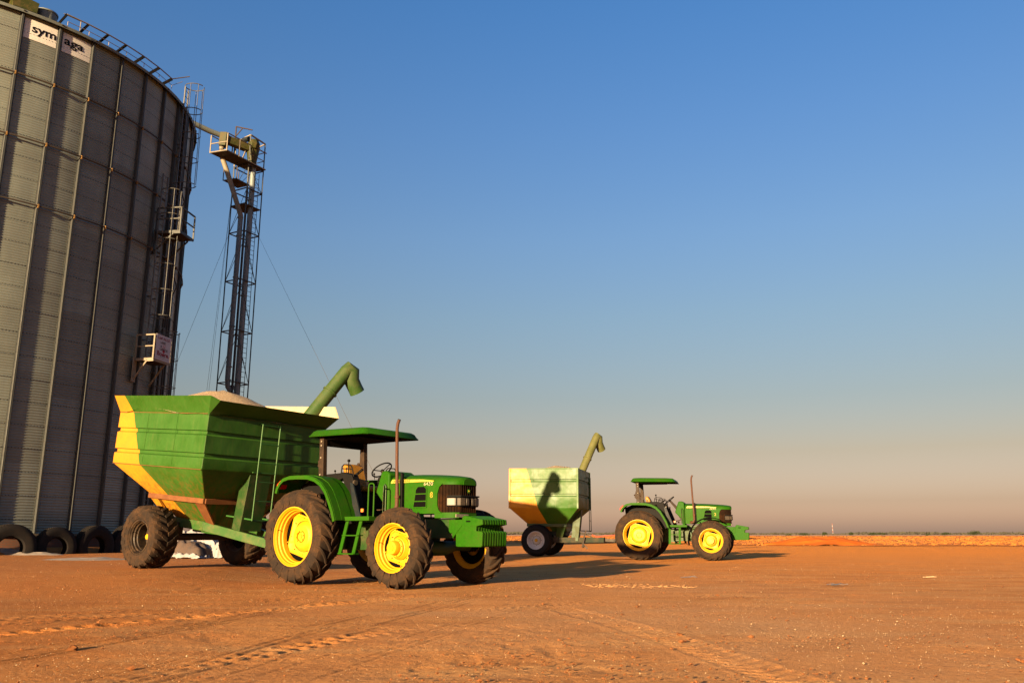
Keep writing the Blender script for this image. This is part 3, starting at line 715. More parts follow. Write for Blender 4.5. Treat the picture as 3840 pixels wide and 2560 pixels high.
PA = dict(xr=-1.215, xf=2.0, w=1.64, zb=2.20, zt=3.35, cx=.55, bx=.62, by=.45, bz=.97, beam=1.56, s=1, grooves=(.255, .66), flare=True, fl_in=.10,
          hx=-.05, hy=.15, hr=2.1, hz0=3.34, hh=.86, ch=1.0, paint=trailer_paint('worn_cart_paint', -.20, 2.24, .44, .45, .42, .95), beam_m='rust', frame_m='cart_frame',
          hx_=2.95, hz_=.72, hitch=[(0,0,0)], track=1.27, R=.672, tw=.60, rr=.345, key='cart_a', tk='block', tn=20, dish=.34, tyre_m='tyre', rim_m='dark_rim',
          lad=(1.20, 3.27), lady=(-.30, .19), lad_m='ladder_green', leg=(-.38, .20), leg_m='green_dark', aug=[(1.50, 1.85, 4.0), (1.76, 2.36, 4.88)], adown=2.6, ar=.17, spout=(.10, .34, -.50), aug_m='auger')
M['cart_frame'] = worn('cart_frame_paint', (.035, .12, .02), .45, dust=.35, scale=3, chips=(.28, .17, .07))
M['ladder_green'] = worn('ladder_paint', (.03, .14, .025), .45, dust=.1, scale=5)
M['dark_rim'] = worn('muddy_rim', (.02, .013, .008), .5, dust=.6, dcol=(.14, .08, .035), scale=7, chips=(.26, .13, .05))
M['auger'] = worn('auger_paint', (.04, .095, .018), .5, dust=.4, dcol=(.14, .12, .05), scale=2.4, chips=(.36, .30, .2))
M['auger_b'] = worn('faded_auger_paint', (.12, .13, .035), .55, dust=.5, dcol=(.22, .19, .08), scale=2.4)
M['cart_dark'] = worn('dirty_frame', (.018, .03, .014), .6, dust=.35, scale=3)
G1 = grain_cart('grain_cart', 'large grain cart with flared rim and ladder, heaped with pale grain, beside the silo', (-7.264, 19.995, .185), .591, .089, PA)
PB = dict(PA); PB.update(xr=-1.01, xf=1.58, w=1.28, zb=1.74, zt=3.21, cx=.45, bx=.55, by=.40, bz=.92, beam=1.16, s=.85, grooves=(.335, .70), flare=False, fl_in=-.05,
          hx=.55, hy=.2, hr=1.5, hz0=3.06, hh=.42, ch=.62, paint=trailer_paint('polished_cart_paint', .09, 1.74, .31, .42, .36, .25, .0, .20, .9), beam_m='green_dark', frame_m='cart_dark',
          hx_=2.35, hz_=.62, track=1.09, R=.586, tw=.48, rr=.315, key='cart_b', tk='slick', tn=40, dish=.16, tyre_m='tyre_dark', rim_m='grey_rim',
          lad=(.92, 2.98), lady=(.55, .92), lad_m='green_dark', leg=(-.45, -.10), leg_m='green_dark', aug=[(1.30, 1.35, 3.34), (1.78, 1.88, 4.66)], adown=1.9, ar=.155, spout=(.16, .34, -.46), aug_m='auger_b')
G2 = grain_cart('grain_cart', 'distant grain cart with shiny straight sides and a long shadow across its wall', (1.2, 33.2, .097), .26, .01, PB)
for ch in G1.children:
    if ch.name.startswith('hub_cap'): ch.location.y += (-.06 if ch.location.y < 0 else .06)
    if ch.name.startswith('hub_cap') and ch.location.y > 0: ch.rotation_euler = (0, 0, PI)
for ch in G2.children:
    if ch.name.startswith('hub_cap'):
        s = -1 if ch.location.y < 0 else 1
        ch.location.y += s*.135
        if s > 0: ch.rotation_euler = (0, 0, PI)
# jack stand and hoses of the distant cart
mb = MB().beam((1.72, -.42, .95), (1.60, -.46, .42), .05); mb.beam((1.62, -.44, .45), (1.78, -.44, .30), .04); mb.beam((1.35, -.40, .98), (2.0, -.25, .68), .03); mb.ball((1.62, -.46, .38), .06)
mb.build('jack_stand', 'steel_dark', G2)
mb = MB().tube([(1.9, -.1, .80), (2.1, -.1, .72), (2.35, -.05, .76), (2.8, 0, .80), (3.2, 0, .84)], .025, 6); mb.build('hydraulic_hose', 'hose', G2)
mb = MB().tube([(1.9, .1, .72), (2.2, .1, .70), (2.5, .05, .78), (2.9, .05, .9)], .018, 6); mb.build('hydraulic_hose', 'black', G1)
# ------------------------------------------------------------------ silo
SZ0, SZ1 = .93, 21.4
A0, DA = -.70609, .139626   # 45 ribs
def cp(a, R, z): return (R*math.cos(a), R*math.sin(a), z)
S = empty('grain_silo', (SX, SY, 0)); tag(S, 'huge corrugated steel grain silo with ribs, rising out of the left side', 'silo')
k = NT('corrugated_steel'); o = k.obj(); n1 = k.noise(k.mapv(o, (.6, .6, .12)), 2.2, 7, .65); n2 = k.noise(o, 3.1, 6, .7); sp = k.n('ShaderNodeSeparateXYZ'); k.l(o, sp.inputs[0])
# sheets differ slightly: one tone per panel
ang = k.math('ARCTAN2', sp.outputs[1], sp.outputs[0]); ai = k.math('FLOOR', k.math('DIVIDE', k.math('SUBTRACT', ang, A0), DA)); zi = k.math('FLOOR', k.math('DIVIDE', k.math('SUBTRACT', sp.outputs[2], .0), .87))
cb = k.n('ShaderNodeCombineXYZ'); k.l(ai, cb.inputs[0]); k.l(zi, cb.inputs[1]); wn = k.n('ShaderNodeTexWhiteNoise'); k.l(cb.outputs[0], wn.inputs[0])
c = k.mix(k.rng(n1, .35, .7), (.170, .192, .165), (.122, .138, .122)); c = k.mix(k.math('MULTIPLY', wn.outputs[0], .4), c, (0.0726, 0.0726, 0.0594)); c = k.mix(k.rng(n2, .60, .75, 0, .3), c, (0.0528, 0.0429, 0.0297))
k.base(c); k.rough(k.rng(wn.outputs[0], 0, 1, .42, .58)); k.b.inputs['Metallic'].default_value = .25; M['corr'] = k.m
pitch = .104; per = 4; nz = int((SZ1-SZ0)/pitch*per); seg = 45*4; V = []
zz = np.linspace(SZ0, SZ1, nz+1); rr_ = 10+.013*np.cos(2*PI*zz/pitch)
ths = A0+DA*np.arange(seg)/4
V = np.empty(((nz+1)*seg, 3)); V[:, 0] = (rr_[:, None]*np.cos(ths)[None]).ravel(); V[:, 1] = (rr_[:, None]*np.sin(ths)[None]).ravel(); V[:, 2] = np.repeat(zz, seg)
ii, jj = np.meshgrid(np.arange(nz), np.arange(seg), indexing='ij'); j2 = (jj+1) % seg
F = np.stack([ii*seg+jj, ii*seg+j2, (ii+1)*seg+j2, (ii+1)*seg+jj], -1).reshape(-1, 4)
def npmesh(name, V, F, mat, parent=None, smooth=True):
    me = bpy.data.meshes.new(name); me.vertices.add(len(V)); me.vertices.foreach_set('co', np.ascontiguousarray(V, dtype=np.float32).ravel())
    me.loops.add(F.size); me.loops.foreach_set('vertex_index', np.ascontiguousarray(F, dtype=np.int32).ravel())
    me.polygons.add(len(F)); me.polygons.foreach_set('loop_start', np.arange(len(F), dtype=np.int32)*F.shape[1])
    me.update(calc_edges=True); me.validate()
    if smooth: me.polygons.foreach_set('use_smooth', np.ones(len(F), bool))
    me.materials.append(M[mat] if isinstance(mat, str) else mat)
    ob = bpy.data.objects.new(name, me); C.objects.link(ob)
    if parent is not None: ob.parent = parent
    return ob
npmesh('corrugated_wall', V, F, 'corr', S)
# foundation: brick ring with a concrete ledge
k = NT('brickwork'); o = k.obj(); sp = k.n('ShaderNodeSeparateXYZ'); k.l(o, sp.inputs[0]); an = k.math('MULTIPLY', k.math('ARCTAN2', sp.outputs[1], sp.outputs[0]), 10)
cb = k.n('ShaderNodeCombineXYZ'); k.l(an, cb.inputs[0]); k.l(sp.outputs[2], cb.inputs[1]); br = k.n('ShaderNodeTexBrick'); k.l(cb.outputs[0], br.inputs[0])
br.inputs['Color1'].default_value = (.16, .06, .03, 1); br.inputs['Color2'].default_value = (.15, .06, .035, 1); br.inputs['Mortar'].default_value = (.10, .07, .05, 1); br.inputs['Scale'].default_value = 1; br.inputs['Brick Width'].default_value = .23; br.inputs['Row Height'].default_value = .085; br.inputs['Mortar Size'].default_value = .012
k.base(br.outputs[0]); k.rough(.9); M['brick'] = k.m
M['concrete'] = worn('concrete', (.22, .18, .13), .9, dust=.4)
def ringmb(r0, r1, z0, z1, seg=135):
    mb = MB(); vs = []; fs = []
    for i in range(seg):
        a = A0+2*PI*i/seg
        for r, z in ((r0, z0), (r1, z0), (r1, z1), (r0, z1)): vs.append(cp(a, r, z))
    for i in range(seg):
        j = (i+1) % seg
        for q in range(4): fs.append((i*4+q, i*4+(q+1) % 4, j*4+(q+1) % 4, j*4+q))
    return mb.add(vs, fs)
ringmb(9.7, 9.97, .1, .84).build('brick_foundation', 'brick', S, 25)
ringmb(9.6, 10.12, .84, .928).build('concrete_ledge', 'concrete', S, 25)
# stiffeners
sm = MB()
def hat(mb, z0, z1):
    P = [(10.0, -.085), (10.02, -.085), (10.03, -.055), (10.115, -.045), (10.125, -.035), (10.125, .035), (10.115, .045), (10.03, .055), (10.02, .085), (10.0, .085)]
    n = len(P); vs = [(r, t, z) for z in (z0, z1) for r, t in P]; fs = [(i, (i+1) % n, (i+1) % n+n, i+n) for i in range(n)]+[tuple(range(n))[::-1], tuple(range(n, 2*n))]
    mb.add(vs, fs)
    for s in (-1, 1):
        z = z0+.1
        while z < z1: mb.box(10.018, 10.034, s*.072-.010, s*.072+.010, z-.010, z+.010); z += .30
for z0, z1 in ((SZ0, 7.2), (7.205, 13.4), (13.405, 16.0), (16.005, 18.6), (18.605, SZ1-.02)): hat(sm, z0, z1)
stf = sm.build('wall_stiffener', 'galv_dark', S, 25); stf.rotation_euler = (0, 0, A0)
for i in range(1, 45):
    c = stf.copy(); C.objects.link(c); c.parent = S; c.rotation_euler = (0, 0, A0+i*DA)
for z in (18.66, 16.05, 13.45):
    mb = MB().tube([cp(A0+2*PI*i/135, 10.16, z) for i in range(135)], .032, 6, closed=True)
    wr = mb.build('wind_ring', 'steel_dark', S, 60)
    for i in range(-9, 12):
        a = A0+i*DA; p = Vector((10.17, 0, z)); b = MB().beam(p-Vector((0, 0, .09)), p+Vector((0, 0, .06)), .045, .07).build('ring_clamp', 'clamp', wr, 0); b.rotation_euler = (0, 0, a)
# bolts on the sheet seams, one object
mb = MB()
for zi in range(0, 24):
    z = SZ0+.5+.87*zi
    for i in range(-9, 12):
        for q in range(1, 12):
            a = A0+DA*(i+q/12)
            if z < SZ1-.2: p = cp(a, 10.012, z); mb.beam(p, cp(a, 10.028, z), .022, .022)
o = mb.build('seam_bolts', 'black_and_shade', S, 0); o['kind'] = 'stuff'
# roof
mb = MB(); seg = 45; vs = []; fs = []
pr = [(10.22, SZ1-.12), (10.24, SZ1+.0), (10.02, SZ1+.06), (1.0, SZ1+4.4), (0.9, SZ1+4.9), (0.001, SZ1+5.0)]
for i in range(90):
    a = A0+2*PI*i/90
    for q, (r, z) in enumerate(pr): vs.append(cp(a, r, z+(.07 if i % 2 == 0 and q in (2,) else 0)))
n = len(pr)
for i in range(90):
    j = (i+1) % 90
    for q in range(n-1): fs.append((i*n+q, j*n+q, j*n+q+1, i*n+q+1))
rf = mb.add(vs, fs).build('roof', 'galv', S, 30)
mb = MB()
for i in range(45):
    a = A0+2*PI*(i+.0)/45; mb.beam(cp(a, 10.26, SZ1-.06), cp(a, 9.6, SZ1+.36), .06, .05)
mb.build('roof_seam', 'galv_dark', rf)
# vent drum, green outlet hood
def place(mb_pts, a, R, z): pass
va = -.752
mb = MB()
p = Vector(cp(va, 9.55, SZ1+.10)); vs = []
mb.tube([p+Vector((0, 0, -.05)), p+Vector((0, 0, .42))], .42, 24); mb.tube([p+Vector((0, 0, .40)), p+Vector((0, 0, .46))], .45, 24); mb.build('roof_vent', 'galv', rf, 40)
a = -.845; f = Vector((math.cos(a), math.sin(a), 0)); t = Vector((-math.sin(a), math.cos(a), 0)); up = Vector((0, 0, 1)); p = Vector(cp(a, 9.6, SZ1)); mb = MB()
def hexa(mb, b, tp): 
    vs = list(b)+list(tp); mb.add(vs, [(0,1,2,3), (7,6,5,4), (0,4,5,1), (1,5,6,2), (2,6,7,3), (3,7,4,0)])
B = [p-f*.5-t*.40, p+f*.5-t*.40, p+f*.5+t*.45, p-f*.5+t*.45]
hexa(mb, [q+up*.1 for q in B], [B[0]+up*.72-t*.15, B[1]+up*.72-t*.15, B[2]+up*.55+t*.05, B[3]+up*.55+t*.05])
hexa(mb, [B[1]+up*.5-t*.55-f*.1, B[1]+up*.55+f*.02+t*.15, B[0]+up*.55+t*.15, B[0]+up*.5-t*.55], [B[1]+up*1.5-t*1.5, B[1]+up*1.75-t*.95, B[0]+up*1.75-t*.95, B[0]+up*1.5-t*1.5])
mb.build('green_roof_hood', 'head_green', rf, 20)
# sign panels
def sign_panel(a0, a1, zt, zb):
    nz = int((zt-zb)/pitch*4); na = 6; vs = []; fs = []
    for i in range(nz+1):
        z = zb+(zt-zb)*i/nz
        for j in range(na+1): vs.append(cp(a0+(a1-a0)*j/na, 10.021+.003*math.cos(2*PI*(z-SZ0)/pitch+2*PI*SZ0/pitch), z))
    for i in range(nz):
        for j in range(na): q = i*(na+1)+j; fs.append((q, q+1, q+na+2, q+na+1))
    return MB().add(vs, fs)
M['signw'] = worn('sign_white', (.85, .83, .76), .5, dust=.03, scale=2)
for (a0, a1, txt, ta, tw, tz) in ((-.836, -.712, 'sym', -.808, .90, 20.68), (-.692, -.572, 'aga', -.686, .80, 20.70)):
    sg = sign_panel(a0, a1, 21.19, 20.33).build('sign_panel', 'signw', S, 180)
    mb = MB(); text(mb, txt, .50, lambda x, y, z: cp(ta+x/10, 10.030+abs(z), tz+y), .010, .002, width=tw); mb.build('sign_lettering', 'ink', sg, 0)
# roof edge walkway rail
mb2 = MB(); mb = MB(); top = []; mid = []
As = [-.715, -.63, -.545, -.46, -.365, -.27, -.175]
for a in As:
    b = cp(a, 10.05, SZ1+.08); e = cp(a+.012, 10.46, SZ1+.38); MB().beam(b, e, .03, .14).build('rail_bracket', 'black_and_shade', S, 0); top.append(e); mid.append(cp(a+.02, 10.42, SZ1+.10))  # steel brackets blackened, their shaded side is put into the colour
mb.tube(top+[cp(-.07, 10.75, SZ1+1.05)], .028, 6); mb.tube(mid+[cp(-.1, 10.6, SZ1+.6)], .014, 6)
for q in mid: mb.beam(Vector(q), Vector(q)-Vector((0, 0, .18)), .02)
mb.tube([cp(a, 10.02, SZ1+.62) for a in np.linspace(-.70, -.63, 3)]+[cp(-.63, 10.02, SZ1+.1)], .02, 6)
mb.tube([cp(a, 10.15, SZ1+.02) for a in np.linspace(-.27, -.12, 5)], .03, 6)
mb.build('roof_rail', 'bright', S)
M['ladder_grey'] = worn('ladder_grey', (.12, .125, .12), .5, .2, dust=.3, dcol=(.12, .10, .07), scale=2)
# ladders with cages
def caged_ladder(a, z0, z1, c0, c1, top_bend=False):
    r = 10.22; mb = MB(); t = Vector((-math.sin(a), math.cos(a), 0)); f = Vector((math.cos(a), math.sin(a), 0)); O = f*r
    for s in (-1, 1): mb.beam(O+t*(s*.22)+Vector((0, 0, z0)), O+t*(s*.22)+Vector((0, 0, z1)), .07, .05)
    z = z0+.15
    while z < z1: mb.tube([O-t*.22+Vector((0, 0, z)), O+t*.22+Vector((0, 0, z))], .014, 5); z += .30
    z = z0+1
    while z < z1:
        mb.beam(f*10.0+t*.22+Vector((0, 0, z)), O+t*.22+Vector((0, 0, z)), .05); mb.beam(f*10.0-t*.22+Vector((0, 0, z)), O-t*.22+Vector((0, 0, z)), .05); z += 2
    ld = mb.build('ladder', 'ladder_grey', S)
    cg = MB(); z = c0; n = max(2, round((c1-c0)/1.27)); hr = .40
    for i in range(n+1):
        zz = c0+(c1-c0)*i/n
        cg.tube([O+t*(.38*math.sin(q))+f*(.38-.46*math.cos(q))+Vector((0, 0, zz)) for q in np.linspace(-2.75, 2.75, 17)], .022, 6)
    for q in (-2.6, -1.7, -.9, .0, .9, 1.7, 2.6):
        q2 = q if abs(q) > 0 else 0
        ps = O+t*(.38*math.sin(PI-q2))+f*(.38-.46*math.cos(PI-q2)); cg.beam(ps+Vector((0, 0, c0)), ps+Vector((0, 0, c1)), .045, .015)
    cg.build('safety_cage', 'ladder_grey', ld)
caged_ladder(.03, 14.3, 22.4, 17.3, 22.5)
caged_ladder(-.10, 8.3, 17.2, 10.4, 16.4)
caged_ladder(.0, 1.0, 10.2, 6.1, 9.9)
# platforms
def platform(a, z, wd, dp, hgt, board=False):
    t = Vector((-math.sin(a), math.cos(a), 0)); f = Vector((math.cos(a), math.sin(a), 0)); O = f*10.12; U = Vector((0, 0, 1)); Z = U*z
    mb = MB(); K = [O+Z, O+f*dp+Z, O+f*dp+t*wd+Z, O+t*wd+Z]
    hexa(mb, K, [q+U*.05 for q in K])
    p = mb.build('platform', 'steel_dark', S, 0)
    mb = MB(); mb.beam(K[0]+U*.03, K[1]+U*.03, .06, .12); mb.beam(K[1]+U*.03, K[2]+U*.03, .06, .12)
    mb.beam(K[0]-U*.95-f*.08, K[1]-f*.25, .06); mb.beam(K[3]-U*.95-f*.08, K[2]-f*.25, .06); mb.beam(K[0]-U*.95, K[0]+U*.1, .30, .05); mb.beam(K[1]-U*.03+f*.05, K[1]-U*.03-f*.25, .07)
    mb.build('bracket', 'bright' if board else 'galv_dark', p)
    mb = MB()
    for q in K[:3]: mb.beam(q, q+U*hgt, .06)
    mb.beam(K[0]+U*hgt, K[1]+U*hgt, .06); mb.beam(K[0]+U*hgt*.55, K[1]+U*hgt*.55, .05)
    mb.beam(K[1]+U*hgt, K[2]+U*hgt, .06); mb.beam(K[1]+U*hgt*.55, K[2]+U*hgt*.55, .05)
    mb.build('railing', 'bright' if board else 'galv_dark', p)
    return p, K, f, t, U
platform(-.12, 14.3, 1.25, 1.15, 1.2)
p, K, f, t, U = platform(-.180, 8.25, 1.25, .85, 1.12, True)
# painted board hung on the railing
W = 1.13; Hb = 1.12; o0 = K[1]+f*.045+t*.05+U*.06
mb = MB(); hexa(mb, [o0, o0+t*W, o0+t*W+f*.012, o0+f*.012], [o0+U*Hb, o0+t*W+U*Hb, o0+t*W+f*.012+U*Hb, o0+f*.012+U*Hb]); bd = mb.build('painted_board', 'white', p, 0)
fnb = lambda x0, z0: (lambda x, y, z: tuple(o0+t*(x0+x)+U*(z0+y)+f*(.014+abs(z))))
mr, mk_ = MB(), MB()
text(mr, 'Lief ALLE', .17, fnb(.12, .92), .004, .002, width=.88); text(mr, 'Boere.', .27, fnb(.13, .20), .008, .002, width=.90)
text(mk_, 'LAND', .15, fnb(.32, .74), .003, .002, width=.38); text(mk_, 'is', .15, fnb(.34, .58), .003, .002, width=.10); text(mk_, 'LIEFDE', .15, fnb(.30, .44), .003, .002, width=.60)
mr.box(0, .0, 0, 0, 0, 0) if False else None
def strip(mb, x0, x1, z0, z1): a_ = fnb(0, 0); mb.add([a_(x0, z0, .001), a_(x1, z0, .001), a_(x1, z1, .001), a_(x0, z1, .001)], [(0, 1, 2, 3)])
strip(mr, .52, .545, .42, .74); strip(mr, .66, .685, .50, .74); strip(mr, .52, .68, .60, .625)
mr.add([fnb(.60, .42)(.09*math.cos(q), .075*math.sin(q), .001) for q in np.linspace(0, 2*PI, 15)[:-1]], [tuple(range(14))])
strip(mk_, .32, .80, .155, .168); 
for i in range(9): strip(mk_, .12+.1*i, .19+.1*i, .085+.0*i, .10)
mr.build('red_lettering', 'ink_red', bd, 0); mk_.build('black_lettering', 'ink', bd, 0)
# cable conduit down the edge
mb = MB()
for a in (.035, .06, .085): mb.tube([cp(a, 10.12, 1), cp(a, 10.12, 21.3)], .045, 6)
mb.tube([cp(.09, 10.2, 17.2), cp(.10, 10.35, 16.7), cp(.09, 10.2, 16.2)], .03, 6); mb.tube([cp(.09, 10.2, 12.9), cp(.10, 10.35, 12.4), cp(.09, 10.2, 11.9)], .03, 6)
mb.build('cable_conduit', 'steel_dark', S)

# ------------------------------------------------------------------ elevator tower
TL, TN, TR_, TB = (-17.85, 50.3), (-16.72, 49.7), (-16.12, 50.83), (-17.25, 51.43); TC = (-16.985, 50.565)
E_ = empty('elevator_tower', (TC[0], TC[1], 0)); tag(E_, 'tall thin lattice tower carrying two grain pipes, guyed, behind the silo', 'elevator tower')
L_ = [(x-TC[0], y-TC[1]) for x, y in (TL, TN, TR_, TB)]
def lo(x, y, z): return (x-TC[0], y-TC[1], z)
tops = [23.9, 25.8, 25.7, 25.5]
for (x, y), tz in zip(L_, tops): MB().beam((x, y, 0), (x, y, tz), .06).build('leg', 'galv_dark', E_, 0)
lv = [0, 3.4, 6.6, 9.8, 13.0, 16.2, 19.35, 22.2, 23.8]
for z in lv[1:]:
    mb = MB()
    for i in range(4): a, b = L_[i], L_[(i+1) % 4]; mb.beam((*a, z), (*b, z), .06)
    mb.build('ring_frame', 'steel_dark', E_, 0)
mb = MB()
for z0, z1 in zip(lv, lv[1:]):
    zm = (z0+z1)/2
    for i in range(4):
        a, b = Vector((*L_[i], 0)), Vector((*L_[(i+1) % 4], 0))
        for p, q in ((a, b),):
            mb.beam(p+Vector((0, 0, z0)), (p+q)/2+Vector((0, 0, zm)), .022) if i % 2 == 0 else mb.beam(p+Vector((0, 0, z1)), (p+q)/2+Vector((0, 0, zm)), .022)
            mb.beam((p+q)/2+Vector((0, 0, zm)), (q if i % 2 == 0 else q)+Vector((0, 0, z1 if i % 2 == 0 else z0)), .022)
mb.build('cross_bracing', 'galv_dark', E_, 0)
M['pipe_grey'] = worn('pipe_zinc', (.24, .29, .30), .5, .1, dust=.2, dcol=(.26, .22, .16), scale=1.5)
# vertical pipes, ladder
mb = MB().tube([lo(-17.0, 49.75, 20.3), lo(-17.05, 49.75, 10.0)], .155, 16)
for z in (20.2, 19.0, 16.3, 13.2, 10.7, 9.9): mb.tube([lo(-17.02, 49.75, z-.03), lo(-17.02, 49.75, z+.03)], .185, 16)
mb.tube([lo(-17.05, 49.75, 10.0), lo(-17.02, 49.78, 9.5), lo(-16.6, 50.1, 8.7), lo(-16.5, 50.2, 0)], .155, 12)
mb.build('downpipe', 'pipe_grey', E_, 50)
mb = MB().tube([lo(-16.62, 50.35, 24.6), lo(-16.66, 50.35, 0)], .17, 16)
for z in (21.6, 18.5, 15.3, 12.1, 9): mb.tube([lo(-16.64, 50.35, z-.03), lo(-16.64, 50.35, z+.03)], .20, 16)
mb.build('elevator_pipe', 'pipe_grey', E_, 50)
MB().tube([lo(-16.98, 50.5, 22.3), lo(-17.0, 50.5, 0)], .07, 10).build('elevator_pipe', 'pipe', E_, 50)
mb = MB()
for dx in (0, .32): mb.beam(lo(-16.46+dx*.47, 50.35+dx*.88, 0), lo(-16.46+dx*.47, 50.35+dx*.88, 23.5), .03)
for i in range(78): z = .3*i; mb.beam(lo(-16.46, 50.35, z), lo(-16.31, 50.63, z), .022)
mb.build('ladder', 'steel_dark', E_, 0)
# top platform, railing, upper cage
U = Vector((0, 0, 1)); p1 = Vector(lo(-17.55, 47.92, 23.86)); dv = Vector((.47, .88, 0)).normalized(); wv = Vector((-.96, .30, 0)).normalized()
P4 = [p1, p1+dv*3.3, p1+dv*3.3+wv*1.05, p1+wv*1.2]
mb = MB(); hexa(mb, P4, [q+U*.06 for q in P4]); tp = mb.build('top_platform', 'steel_dark', E_, 0)
mb = MB()
for i in range(4): mb.beam(P4[i]+U*.05, P4[(i+1) % 4]+U*.05, .05, .06)
for q in (P4[0], P4[3], (P4[3]+P4[2])/2, (P4[0]*.7+P4[1]*.3)): mb.beam(q, q+U*1.18, .06)
mb.beam(P4[0]+U*1.18, P4[1]+U*1.18, .055); mb.beam(P4[3]+U*1.18, P4[3]+dv*1.2+U*1.18, .05); mb.beam(P4[0]+U*.62, P4[3]+U*.62, .05)
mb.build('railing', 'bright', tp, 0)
mb = MB(); mb.beam((*L_[0], 25.6), (*L_[1], 25.8), .075); mb.beam((*L_[1], 25.8), (*L_[2], 25.7), .075); mb.beam((*L_[2], 25.7), (*L_[3], 25.5), .06); mb.beam((*L_[0], 23.9), (*L_[0], 25.6), .07)
for z in (24.5, 25.1): mb.beam((*L_[1], z), (*L_[2], z), .04); mb.beam((*L_[2], z), (*L_[3], z), .04)
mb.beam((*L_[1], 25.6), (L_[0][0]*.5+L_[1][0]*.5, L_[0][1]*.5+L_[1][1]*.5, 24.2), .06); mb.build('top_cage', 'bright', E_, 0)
q = [Vector(lo(-18.35, 49.9, 22.75)), Vector(lo(-17.4, 49.6, 22.75)), Vector(lo(-16.9, 50.7, 22.75)), Vector(lo(-17.8, 51.1, 22.75))]
mb = MB(); hexa(mb, q, [a+U*.05 for a in q])
for a in q: mb.beam(a, a+U*1.15, .045)
mb.build('lower_platform', 'steel_dark', E_, 0); mb = MB(); q2 = [Vector((*L_[i], 21.1)) for i in range(4)]; hexa(mb, q2[:3]+[q2[3]], [a+U*.05 for a in q2]); mb.beam(q2[0]+U*.05, q2[1]+U*.05, .09)
mb.build('lower_platform', 'steel_dark', E_, 0)
# green head, motor, spout pipe to ground
mb = MB(); h0 = Vector(lo(-16.7, 50.2, 25.0)); h1 = Vector(lo(-18.15, 48.9, 25.15)); mb.beam(h0, h1, .42, .48); mb.tube([h0-Vector((0, 0, 1.1)), h0+Vector((0, 0, .2))], [.24, .45], 12)
mb.beam(h1+U*.35+Vector((.05, 0, 0)), h1-U*.55, .50, .44); mb.ball(h0+Vector((.1, -.2, .25)), .42)
mb.build('elevator_head', 'head_green', E_, 30, .02)
mb = MB().tube([h0+Vector((-.5, -.4, .48)), h0+Vector((-.1, -.6, .48))], .16, 12); mb.ball(h0+Vector((-.55, -.38, .5)), .13); mb.build('motor', 'bluegrey', E_, 40)
mb = MB().tube([lo(-18.25, 48.95, 24.7), lo(-18.25, 48.95, 24.1), lo(-17.9, 49.2, 23.1), lo(-17.0, 49.72, 20.35), lo(-17.0, 49.75, 20.1)], .155, 16)
for c in (lo(-18.25, 48.95, 24.25),): mb.tube([Vector(c)-U*.03, Vector(c)+U*.03], .185, 16)
mb.build('spout_pipe', 'bright', E_, 50)
mb = MB().beam(lo(-17.81, 50, 24.6), lo(-17.81, 50, 26.53), .07); mb.beam(lo(-17.81, 50, 26.53), lo(-16.75, 50, 26.29), .06); mb.beam(lo(-17.80, 50, 25.85), lo(-17.39, 50, 26.42), .05); mb.build('davit', 'rops', E_, 0)
for a, b in ((lo(-16.1, 50.8, 19.3), lo(-4.3, 38, 0)), (lo(-17.85, 50.3, 19.3), lo(-29.5, 62.5, 0)), (lo(-17.85, 50.3, 22.3), lo(-22.5, 60, 0)), (lo(-17.85, 50.3, 22.3), lo(-21.5, 58, 0))):
    MB().tube([a, b], .009, 4).build('guy_wire', 'steel_dark', E_, 0)
# conveyor pipe from the head to the silo
cv = MB().tube([(-18.2, 49.0, 25.35), (-18.9, 48.5, 25.45), (-26.3, 39.2, 26.2)], .17, 14)
for q in (.25, .5, .75): a = Vector((-18.9, 48.5, 25.45)).lerp(Vector((-26.3, 39.2, 26.2)), q); d = Vector((-7.4, -9.3, .75)).normalized(); cv.tube([a-d*.05, a+d*.05], .20, 14)
cvo = cv.build('conveyor_pipe', 'galv', None, 50); tag(cvo, 'rusty grain pipe sloping from the tower head up to the silo roof', 'pipe')
MB().tube([(-26.3, 39.2, 26.2), (-26.3, 38.8, 26.2), (-26.3, 38.6, 25.6)], .2, 12).build('outlet', 'galv', cvo)

# ------------------------------------------------------------------ half buried tyres along the silo
def half_tyre():
    R, w, ri = .80, .40, .385; mb = MB(); hw = w/2
    mb.lathe([(ri, -hw*.62), (ri+.05, -hw*.85), (R*.75, -hw), (R-.08, -hw*.97), (R-.02, -hw*.8), (R, 0), (R-.02, hw*.8), (R-.08, hw*.97), (R*.75, hw), (ri+.05, hw*.85), (ri, hw*.62), (ri+.10, hw*.70), (R-.10, hw*.6), (R-.10, -hw*.6), (ri+.10, -hw*.70)], 56, closed=True)
    for k in range(60):
        for q in (-.6, -.2, .2, .6): t = 2*PI*(k+(.5 if q in (-.2, .6) else 0))/60; mb.beam((R*math.cos(t)-.01*math.cos(t), q*hw-.03, (R-.01)*math.sin(t)), ((R-.01)*math.cos(t), q*hw+.03, (R-.01)*math.sin(t)), .05, .03, (math.cos(t), 0, math.sin(t)))
    return mb
hm = None; lab = ['black half buried tyre cut off by the left edge of the photo', 'large half buried tyre with a wide round opening, second from left edge', 'half buried tyre in the middle of the row, scraps at its foot', 'half buried tyre nearest the cart wheel, at the right end of the row', 'half buried tyre hidden behind the grain cart wheel', 'half buried tyre behind the grain cart, under its hopper']
